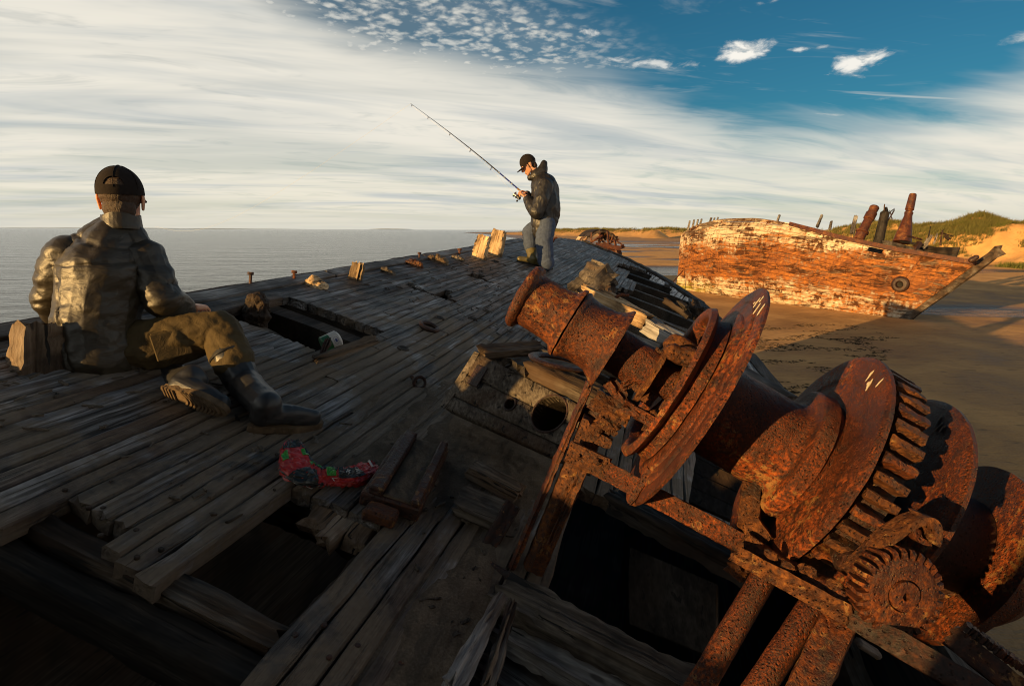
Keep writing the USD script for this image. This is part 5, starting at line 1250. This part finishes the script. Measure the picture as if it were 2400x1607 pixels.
RH = ori(unit(Sd(446, 700, 2.60) - rw) + np.array([0, 0, -.1]), (.2, -.2, 1), rw + unit(Sd(446, 700, 2.60) - rw) * .03, 1.0)
LH = ori(unit(Sd(200, 742, 2.70) - lw), (0, -.1, 1), lw, 1.0)
body1 = union(body1, apply(head_mesh(), H1), apply(hand_mesh(-1, .5), RH), apply(hand_mesh(1, .5), LH))
part(boy1, 'body', body1, M['skin'], smooth=50)
face_bits(boy1, H1)
part(boy1, 'hair', apply(hair_mesh(), H1), M['hair'], smooth=60)
cp1 = part(boy1, 'cap', apply(cap_mesh(), H1), M['cap'], smooth=50)
part(cp1, 'brim', apply(brim_mesh(), H1), M['cap'], smooth=50)
jk = solid([[(Sd(225, 815, 2.30), .150), (Sd(222, 740, 2.30), .150)], [(Sd(222, 740, 2.30), .150), (Sd(238, 630, 2.31), .155)], [(Sd(238, 630, 2.31), .16), (Sd(268, 545, 2.34), .085)],
            [(Sd(165, 602, 2.29), .085), (Sd(240, 620, 2.32), .14), (Sd(322, 600, 2.36), .085)], [(Sd(165, 598, 2.29), .080), (nk, .060), (Sd(322, 598, 2.36), .080)],
            [(Sd(290, 830, 2.36), .10), (Sd(190, 820, 2.28), .11)], [(Sd(270, 780, 2.36), .12), (Sd(230, 780, 2.3), .14)]], .009, 14)
jk = grooves(jk, [(Sd(240, 568, 2.2), NN * .9 + [.08, 0, .3]), (Sd(240, 606, 2.2), [-.06, 0, 1.0]), (Sd(150, 700, 2.2), [1, 0, .22])], .008, .006)
jk = wrinkle(jk, .013, (6, 6, 9), 3, ridge=.8)
jk = wrinkle(jk, .006, (13, 13, 20), 8, ridge=.85)
jk = wrinkle(jk, .0025, (30, 30, 70), 9, ridge=.8)
j1 = part(boy1, 'jacket', jk, M['nylon'], smooth=60, label='olive-brown padded jacket')
for nm, pts, sd in (('sleeve', [(Sd(155, 590, 2.28), .083), (Sd(136, 640, 2.30), .078), (Sd(118, 688, 2.34), .070), (Sd(132, 716, 2.47), .062), (Sd(150, 735, 2.60), .048)], 4), ('sleeve', [(Sd(326, 592, 2.36), .083), (Sd(350, 640, 2.35), .080), (Sd(374, 688, 2.34), .073), (Sd(400, 700, 2.43), .062), (Sd(420, 705, 2.52), .045)], 5)):
    sl = solid([[a, b] for a, b in zip(pts[:-1], pts[1:])], .012, 8)
    sl = grooves(sl, [((pts[1][0] * .35 + pts[2][0] * .65), pts[2][0] - pts[0][0])], .006, .007)
    part(j1, nm, wrinkle(wrinkle(sl, .010, (7, 7, 15), sd, ridge=.8), .007, (16, 16, 36), sd + 3, ridge=.85), M['nylon'], smooth=60)
# collar standing round the neck
cr = []
for i, q in enumerate(np.linspace(0, 2 * np.pi, 30)[:-1]):
    cr.append([hd(H1, (.070 * math.cos(q), -.030 + .075 * math.sin(q), -.066 - .025 * max(0, math.sin(q)) + .006 * math.sin(3 * q))), hd(H1, (.074 * math.cos(q), -.036 + .076 * math.sin(q), -.125)), hd(H1, (.066 * math.cos(q), -.034 + .068 * math.sin(q), -.128)), hd(H1, (.057 * math.cos(q), -.024 + .061 * math.sin(q), -.070 - .025 * max(0, math.sin(q))))])
cr = np.array(cr); cv = cr.reshape(-1, 3); a_, b_ = cr.shape[:2]; cf = []
for i in range(a_):
    for j in range(b_):
        p0, p1, q0, q1 = i * b_ + j, i * b_ + (j + 1) % b_, ((i + 1) % a_) * b_ + j, ((i + 1) % a_) * b_ + (j + 1) % b_
        cf += [[p0, q0, q1], [p0, q1, p1]]
col_ = tm(cv, cf)
if col_.volume < 0: col_.invert()
part(j1, 'collar', wrinkle(col_.subdivide().subdivide(), .006, (22, 22, 30), 2), M['nylon'], smooth=60)
tr = solid([[(Sd(235, 815, 2.32), .12), (Sd(290, 800, 2.34), .095)], [(Sd(290, 800, 2.34), .098), (Sd(400, 778, 2.38), .092)], [(Sd(400, 778, 2.38), .092), (Sd(492, 755, 2.42), .074)], [(Sd(492, 755, 2.42), .074), (Sd(505, 765, 2.42), .072)], [(Sd(505, 765, 2.42), .072), (Sd(535, 830, 2.36), .068)],
            [(Sd(215, 820, 2.30), .11), (Sd(320, 818, 2.66), .085)], [(Sd(320, 818, 2.66), .085), (Sd(335, 822, 2.74), .07)], [(Sd(335, 822, 2.74), .07), (Sd(385, 850, 2.46), .06)]], .010, 10)
tr = wrinkle(wrinkle(wrinkle(tr, .024, (8, 8, 7), 6, ridge=.85), .010, (18, 18, 16), 9, ridge=.85), .004, (45, 45, 45), 4)
t1 = part(boy1, 'trousers', tr, M['khaki'], smooth=60)
def pocket(c, ax, nrm, w, h):
    return apply(rbox(-w / 2, w / 2, -h / 2, h / 2, -.006, .007, .004), mat4(np.stack([unit(ax), unit(np.cross(nrm, ax)), unit(nrm)], 1), c))
pn1 = unit(CAM - Sd(380, 800, 2.3)); pax = unit(Sd(450, 770, 2.3) - Sd(330, 800, 2.3)); pax = unit(pax - pn1 * (pax @ pn1))
part(t1, 'pocket', pocket(Sd(392, 790, 2.375) + pn1 * .084, pax, pn1, .13, .11), M['khaki'])
part(t1, 'pocket_flap', pocket(Sd(390, 765, 2.375) + pn1 * .080 , pax, pn1 + [0, 0, .25], .14, .035), M['khaki'])
# boots: the right one stands on the deck, the left shows its muddy sole
fR = deck_at(565, 988); gR = deck_at(705, 978)
pR, qR = wor(fR[0], fR[1], float(camber(fR[1])) + .03), wor(gR[0], gR[1], float(camber(gR[1])) + .03)
dR = unit(qR - pR)
bt = solid([[(Sd(527, 822, 2.37), .074), (Sd(560, 880, 2.34), .068)], [(Sd(560, 880, 2.34), .068), (pR + dR * .055 + NN * .075, .056)], [(pR + dR * .045 + NN * .035, .042), (pR + dR * .055 + NN * .075, .054)], [(pR + dR * .05 + NN * .05, .046), (pR + dR * .15 + NN * .028, .038)], [(pR + dR * .15 + NN * .028, .040), (pR + dR * .235 + NN * .014, .034)]], .011, 8)
br = part(boy1, 'boot', wrinkle(bt, .006, (14, 14, 22), 4, ridge=.8), M['boot'], smooth=60, label='black rubber boot standing on the planks')
part(br, 'sole', apply(rough(sole_mesh(.285, .038, .047, .026), .003, 50, 2), mat4(frame_x(dR, NN), pR - NN * .030)), M['sole'], smooth=40)
part(br, 'boot_top', apply(ring_mesh(.073, .006, 30, 8), mat4(frame_z(Sd(519, 806, 2.375) - Sd(545, 860, 2.35)), Sd(524, 815, 2.372))), M['boot'])
hl, tl = deck_at(372, 905), deck_at(528, 968)
pL = Sd(368, 893, 2.13); qL = Sd(526, 950, 2.06)
nL = unit(CAM - Sd(445, 925, 2.1)); dL = unit(qL - pL); nL = unit(nL - dL * (nL @ dL) + np.array([0, 0, -.75]) + 0 * dL); nL = unit(nL - dL * (nL @ dL))
bl = solid([[(la, .062), (Sd(395, 862, 2.42), .066)], [(pL + dL * .06 - nL * .09, .055), (la, .060)], [(pL + dL * .05 - nL * .045, .042), (pL + dL * .06 - nL * .09, .055)], [(pL + dL * .05 - nL * .05, .044), (pL + dL * .16 - nL * .04, .040)], [(pL + dL * .16 - nL * .04, .042), (pL + dL * .245 - nL * .03, .034)]], .011, 8)
bL = part(boy1, 'boot', wrinkle(bl, .006, (14, 14, 22), 7, ridge=.8), M['boot'], smooth=60, label='black rubber boot turned so that its muddy sole shows')
part(bL, 'sole', apply(rough(sole_mesh(.300, .040, .050, .022), .003, 50, 5), mat4(frame_x(dL, -nL), pL)), M['sole'], smooth=40)

# the standing boy with the rod
fb = deck_at(1238, 612); Pf = wor(fb[0], fb[1], float(camber(fb[1]))); D2 = float((Pf - CAM) @ np.array([0, CP, -SP]))
S2 = lambda vx, vy, dd=0.0: at(vx, vy, D2 + dd)
boy2 = thing('person', 'person in dark cap and black jacket standing with bowed head over a fishing rod', 'person')
H2 = ori((-.80, -.12, -.56), (-.45, 0, .85), S2(1207, 377), 1.10)
b2 = solid([[(S2(1240, 420), .10), (S2(1244, 500), .12)], [(S2(1240, 420), .10), (S2(1230, 402), .06)], [(S2(1230, 402), .058), (hd(H2, (0, -.032, -.13)), .055)],
            [(S2(1244, 425, -.15), .05), (S2(1226, 488, -.20), .045)], [(S2(1226, 488, -.20), .045), (S2(1203, 450, -.10), .032)], [(S2(1236, 425, .15), .05), (S2(1220, 480, .2), .045)], [(S2(1220, 480, .2), .045), (S2(1203, 442, .08), .032)],
            [(S2(1248, 515, -.08), .075), (S2(1244, 562, -.10), .055)], [(S2(1244, 562, -.10), .055), (S2(1247, 606, -.08), .04)], [(S2(1232, 515, .08), .075), (S2(1206, 533, .10), .055)], [(S2(1206, 533, .10), .055), (S2(1214, 590, .12), .04)]], .022, 3)
LH2 = ori(S2(1191, 441, -.03) - S2(1203, 450, -.10), (.5, -.6, .5), S2(1202, 449, -.09), 1.0)
RH2 = ori(S2(1190, 438, .02) - S2(1203, 442, .08), (.3, .5, .8), S2(1201, 441, .06), 1.0)
b2 = union(b2, apply(head_mesh(), H2), apply(hand_mesh(1, 1.25), LH2), apply(hand_mesh(-1, 1.2), RH2))
part(boy2, 'body', b2, M['skin'], smooth=50)
face_bits(boy2, H2)
part(boy2, 'hair', apply(hair_mesh(), H2), M['hair'], smooth=60)
cp2 = part(boy2, 'cap', apply(cap_mesh(), H2), M['cap'], smooth=50)
part(cp2, 'brim', apply(brim_mesh(), H2), M['cap'], smooth=50)
jk2 = solid([[(S2(1243, 426), .18), (S2(1247, 475), .20)], [(S2(1247, 475), .20), (S2(1241, 512), .165)], [(S2(1243, 428), .16), (S2(1236, 402), .085)], [(S2(1244, 422, -.12), .11), (S2(1240, 424, .12), .11)], [(S2(1241, 508), .16), (S2(1239, 526), .135)], [(S2(1252, 500), .14), (S2(1250, 522), .11)], [(S2(1256, 430), .12), (S2(1260, 490), .11)]], .014, 10)
jk2 = wrinkle(jk2, .016, (9, 9, 5), 4, ridge=.8)
jk2 = wrinkle(jk2, .008, (22, 22, 9), 5, ridge=.85)
j2 = part(boy2, 'jacket', jk2, M['nylon_black'], smooth=60, label='black padded jacket')
for pts, sd in (([(S2(1246, 424, -.15), .105), (S2(1238, 455, -.19), .105), (S2(1226, 484, -.20), .092), (S2(1214, 470, -.16), .075), (S2(1205, 455, -.11), .052)], 4), ([(S2(1236, 424, .15), .10), (S2(1226, 455, .2), .09), (S2(1217, 475, .2), .08), (S2(1204, 445, .09), .05)], 5)):
    sl = solid([[a, b] for a, b in zip(pts[:-1], pts[1:])], .013, 8)
    part(j2, 'sleeve', wrinkle(wrinkle(sl, .014, (11, 11, 5), sd, ridge=.8), .007, (24, 24, 10), sd + 2, ridge=.85), M['nylon_black'], smooth=60)
c2 = solid([[(S2(1226, 400), .085), (S2(1238, 392), .080)], [(S2(1238, 392), .080), (S2(1243, 372), .040)], [(S2(1222, 404), .06), (S2(1212, 405), .045)]], .012, 6)
part(j2, 'collar', wrinkle(c2, .010, (14, 14, 14), 3), M['nylon_black'], smooth=60)
tr2 = solid([[(S2(1248, 512, -.07), .125), (S2(1244, 550, -.10), .118)], [(S2(1244, 550, -.10), .118), (S2(1247, 592, -.09), .105)], [(S2(1247, 592, -.09), .105), (S2(1250, 600, -.09), .105)], [(S2(1232, 515, .07), .115), (S2(1210, 530, .10), .098)], [(S2(1210, 530, .10), .098), (S2(1213, 562, .11), .098)], [(S2(1240, 505), .14), (S2(1238, 515), .14)]], .014, 8)
part(boy2, 'trousers', wrinkle(wrinkle(tr2, .014, (5, 5, 9), 7, ridge=.8), .006, (9, 9, 20), 3, ridge=.85), M['denim'], smooth=60, label='loose grey-blue trousers')
fl = unit([-1, -.25, 0]); fl = unit(fl - NN * (fl @ NN))
for (vx, vy, dd, top, s_) in ((1252, 611, -.09, S2(1251, 602, -.09), 1), (1214, 604, .12, S2(1214, 568, .12), -1)):
    L = deck_at(vx, vy + (2 if s_ > 0 else 0)); P0 = wor(L[0], L[1] , float(camber(L[1])))
    if s_ < 0: P0 = P0
    m = solid([[(top, .085), (P0 + NN * .09, .062)], [(P0 + NN * .09, .062), (P0 + NN * .045 - fl * .02, .046)], [(P0 + NN * .05, .05), (P0 + NN * .040 + fl * .12, .042)], [(P0 + NN * .040 + fl * .12, .042), (P0 + NN * .036 + fl * .18, .036)]], .014, 8)
    b_id = part(boy2, 'boot', wrinkle(m, .012, (12, 12, 12), 3 + s_, ridge=.8), M['boot_green'], smooth=60)
    part(b_id, 'sole', apply(sole_mesh(.29, .040, .048, .022), mat4(frame_x(fl, NN), P0 - fl * .075 + NN * .002)), M['sole_dark'], smooth=30)
    part(b_id, 'boot_top', apply(ring_mesh(.088, .008, 26, 8), mat4(frame_z(top - P0), top)), M['boot_green'])

# the fishing rod in his hands
r0, r1 = S2(1214, 458, -.02), S2(937, 237, .25)
ROD = mat4(frame_x(r1 - r0), r0); RINV = np.linalg.inv(ROD); RL = float(np.linalg.norm(r1 - r0))
rod = thing('fishing_rod', 'long black and blue fishing rod with a silver reel held by the standing boy', 'fishing rod', ROD)
def rp_(f): return np.array([RL * f, 0, .030 * math.sin(math.pi * f) * 1.0])
def rseg(a, b, ra_, rb_, n=14): return tube([rp_(a + (b - a) * i / n) for i in range(n + 1)], np.linspace(ra_, rb_, n + 1), 10)
part(rod, 'handle', rseg(0, .115, .013, .013), M['cork'])
part(rod, 'reel_seat', rseg(.06, .095, .0145, .0145), M['steel'])
part(rod, 'blue_section', rseg(.116, .27, .0105, .0095), M['rod_blue'])
part(rod, 'blank', rseg(.271, 1.0, .0090, .0020, 40), M['rod'])
for f, s in ((.155, .010), (.215, .010), (.262, .011)): part(rod, 'binding', rseg(f, f + .012, .0118, .0118, 3), M['steel'])
dz = RINV[:3, :3] @ np.array([0, 0, -1.0]); dz[0] = 0; dz = unit(dz)
for f, s in ((.325, .022), (.50, .016), (.67, .013), (.85, .010), (.985, .007)):
    c = rp_(f) + dz * (s + .012)
    gd = part(rod, 'line_guide', apply(ring_mesh(s * .8, .0028, 18, 6), mat4(frame_z((1, 0, 0)), c)), M['steel'])
    part(rod, 'guide_foot', tube([rp_(f) + [-.02, 0, 0], c - dz * s * .6, rp_(f) + [.02, 0, 0]], .0025, 6), M['rod'])
rc = rp_(.085) + dz * .085; rr_ = RINV[:3, :3] @ np.array([0, -1.0, 0])
reel = part(rod, 'reel', solid([[(rp_(.080) + dz * .012, .007), (rc - [.01, 0, 0], .012)], [(rc - [.03, 0, 0], .026), (rc + [.005, 0, 0], .024)]], .006, 3), M['rod'], label='silver and black spinning reel')
part(reel, 'spool', apply(lathe([(0, .001), (0, .030), (.008, .034), (.012, .024), (.040, .024), (.045, .034), (.055, .034), (.060, .012), (.060, .001)], 32), mat4(p=rc + [.006, 0, 0])), M['steel'], smooth=40)
part(reel, 'bail', tube([rc + [.01, 0, 0] + np.array([0, math.cos(a), math.sin(a)]) * .04 + np.array([.06 * math.sin(a * .5) , 0, 0]) for a in np.linspace(0, 2 * np.pi * .9, 24)], .0028, 6), M['steel'])
part(reel, 'crank', tube([rc - [.02, 0, 0], rc - [.02, 0, 0] + rr_ * .05, rc - [.03, 0, 0] + rr_ * .06 + dz * .05], .005, 8), M['steel'])
part(reel, 'knob', apply(trimesh.creation.icosphere(2, .014), mat4(p=rc - [.03, 0, 0] + rr_ * .075 + dz * .052)), M['rod'])
part(rod, 'line', tube([rc + [.03, 0, 0], rp_(.325) + dz * .034, rp_(.5) + dz * .028, rp_(.67) + dz * .025, rp_(.985) + dz * .018], .0009, 5), M['line'])
e0 = np.append(at(937, 238, D2 + .25), 1); e1 = np.append(at(352, 520, 46.0), 1); pts = []
for q in np.linspace(0, 1, 30):
    p = e0 * (1 - q) + e1 * q; p[2] -= 1.3 * math.sin(math.pi * q) * (1 - q * .4); pts.append((RINV @ p)[:3])
part(rod, 'cast_line', tube(pts, np.linspace(.0010, .006, 30), 5), M['line'], label='hair-thin line running from the tip out to the sea')
# ---------------------------------------------------------------- crumpled packet and plastic jar
L = deck_at(755, 1090); PK = DECK @ mat4(None, dk(L[0], L[1], 0)); PKI = np.linalg.inv(PK)
def PL(vx, vy, h):
    l = deck_at(vx, vy, h); return (PKI @ np.append(wor(l[0], l[1], float(camber(l[1])) + h), 1))[:3]
packet = thing('snack_packet', 'crumpled red foil snack packet with green leaves and black panels on the planks', 'packet', PK)
pk_path = np.array([PL(671, 1012, .05), PL(676, 1050, .045), PL(700, 1086, .035), PL(745, 1090, .03), PL(790, 1092, .03), PL(828, 1082, .03), PL(856, 1062, .03)])
from scipy.interpolate import CubicSpline
_cs = CubicSpline(np.linspace(0, 1, len(pk_path)), pk_path)
def bag(u, v, off=0.0):
    """u along the packet, v round it (0..1)."""
    u, v = np.broadcast_arrays(np.asarray(u, float), np.asarray(v, float))
    c = _cs(np.clip(u, 0, 1)); t = _cs(np.clip(u, 0, 1), 1); t /= np.linalg.norm(t, axis=-1, keepdims=True)
    side = np.cross(t, np.array([0, 0, 1.0])); side /= np.linalg.norm(side, axis=-1, keepdims=True); up = np.cross(side, t)
    w = np.interp(u, [0, .08, .25, .42, .55, .75, .92, 1], [.020, .036, .060, .045, .034, .040, .036, .012]); h = np.interp(u, [0, .08, .3, .5, .8, 1], [.006, .014, .026, .020, .022, .008])
    a = v * 2 * np.pi
    q = np.stack([u * 9, v * 7, 0 * u], -1); d = (fbm(q * 1.3, 4, 5) - .5) * .020 + (np.abs(fbm(q * 2.6, 3, 8) - .5)) * .030 - .002 + off
    x = np.sign(np.cos(a)) * np.abs(np.cos(a)) ** .8
    return c + side * ((w + d) * x)[..., None] + up * ((h + d) * np.sin(a))[..., None]
def bag_patch(u0, u1, v0, v1, n, m, off, closed=False):
    U_, V_ = np.meshgrid(np.linspace(u0, u1, n), np.linspace(v0, v1, m, endpoint=not closed), indexing='ij')
    v = bag(U_, V_, off).reshape(-1, 3); f = grid_faces(n, m, closed); mm = tm(v, f)
    if closed:
        if mm.volume < 0: mm.invert()
        return mm
    inn = bag(U_, V_, off - .0015).reshape(-1, 3); k = len(v); idx = np.arange(k).reshape(n, m)
    rim = np.concatenate([idx[:, 0], idx[-1, 1:], idx[-2::-1, -1], idx[0, -2:0:-1]]); nx = np.roll(rim, -1)
    mm = tm(np.vstack([v, inn]), np.vstack([f, f[:, ::-1] + k, np.stack([rim, rim + k, nx], 1), np.stack([nx, rim + k, nx + k], 1)]))
    if mm.volume < 0: mm.invert()
    return mm
part(packet, 'foil', bag_patch(0.0, 1.0, 0, 1, 120, 60, 0, True), M['red_foil'], smooth=24)
# the side towards the camera is about v in .0 .. .5 (top), starting at the near edge
part(packet, 'black_panel', bag_patch(.42, .60, .28, .46, 18, 14, .0015), M['black_foil'], smooth=24)
part(packet, 'black_panel', bag_patch(.10, .30, .36, .50, 18, 14, .0015), M['black_foil'], smooth=24)
part(packet, 'black_panel', bag_patch(.0, .10, .02, .50, 14, 18, .0012), M['black_foil'], smooth=24)
part(packet, 'black_panel', bag_patch(.30, .42, .0, .26, 18, 18, .0014), M['black_foil'], smooth=24)
part(packet, 'black_panel', bag_patch(.60, .80, .12, .36, 20, 18, .0016), M['black_foil'], smooth=24)
part(packet, 'black_panel', bag_patch(.20, .46, -.10, .03, 20, 10, .0013), M['black_foil'], smooth=24)
part(packet, 'torn_edge', bag_patch(.22, .40, -.18, -.09, 16, 8, .0035), M['silver_foil'], smooth=24, label='torn pale inner side of the foil')
for (u0, u1, v0, v1) in ((.14, .21, .10, .18), (.13, .18, .30, .38), (.24, .34, .33, .40), (.50, .58, .16, .30), (.44, .47, .30, .42)):
    part(packet, 'green_leaf', bag_patch(u0, u1, v0, v1, 10, 10, .002), M['green_foil'], smooth=24)
def bag_text(text, h, u0, v0, du, dv, flip=False):
    """Lettering laid on the foil: the text's x runs along (du), its y along (dv)."""
    m = text_mesh(text, h, .0006); p = m.vertices.copy()
    u, v = u0 + du[0] * p[:, 0] + dv[0] * p[:, 1], v0 + du[1] * p[:, 0] + dv[1] * p[:, 1]
    q = bag(u, v, .0022); q2 = bag(u, v, .0029)
    m.vertices = np.where((p[:, 2] > .0003)[:, None], q2, q); return m
part(packet, 'lettering', bag_text('ter', .018, .70, .32, (-1.6, -3.4), (1.8, -1.6)), M['white_print'], smooth=False)
part(packet, 'lettering', bag_text('INV', .014, .775, .30, (-1.2, -3.2), (2.2, -1.2)), M['white_print'], smooth=False)
part(packet, 'lettering', bag_text('V', .018, .56, .14, (-1.6, -3.4), (1.8, -1.6)), M['white_print'], smooth=False)
part(packet, 'foil_fold', apply(tube([bag(.93, .2), bag(.96, .35) + [0, 0, .012], bag(.99, .5) + [0, 0, .006]], .004, 8), np.eye(4)), M['silver_foil'])

jd = 2.93
J0, J1 = at(738, 793, jd), at(775, 776, jd + .04)
JM = mat4(frame_x(J1 - J0), J0)
jar = thing('plastic_jar', 'small green and white plastic jar lying in the sunken gap of the deck', 'jar', JM)
JL = float(np.linalg.norm(J1 - J0))
part(jar, 'green_base', lathe([(0, .001), (0, .046), (.004, .050), (JL * .48, .050), (JL * .48, .046)], 40), M['green_plastic'], smooth=40)
part(jar, 'white_body', lathe([(JL * .485, .046), (JL * .5, .0505), (JL * .95, .0505), (JL, .044), (JL + .008, .030), (JL + .008, .001)], 40), M['white_plastic'], smooth=40)
nj = unit(JM[:3, :3].T @ (CAM - J1) * [0, 1, 1])
for r_, mt, o in ((.017, 'blue_print', .0508), (.012, 'white_plastic', .0514), (.008, 'blue_print', .052)):
    a = np.linspace(0, 2 * np.pi, 25)[:-1]; th0 = math.atan2(nj[2], nj[1]); pts = []
    for q in a:
        x, s_ = JL * .74 + r_ * .7 * math.cos(q), r_ * 1.2 * math.sin(q) / .05
        pts.append([x, o * math.cos(th0 + s_), o * math.sin(th0 + s_)])
    pts = np.array(pts); c = pts.mean(0) * [1, 1, 1]; c[1:] *= o / np.linalg.norm(c[1:]); inner = pts * [1, .985, .985]
    part(jar, 'printed_emblem', loft(np.stack([inner, pts])), M[mt], smooth=False)
B3('loose_batten', WB(722, 823, 2.70), WB(865, 775, 2.95), .045, .03, 'beam', 500, label='sanded-over batten edge in front of the plastic jar')
B3('iron_peg', WB(738, 808, 2.80), WB(752, 770, 2.84), .018, .018, 'rust_dark', 501)
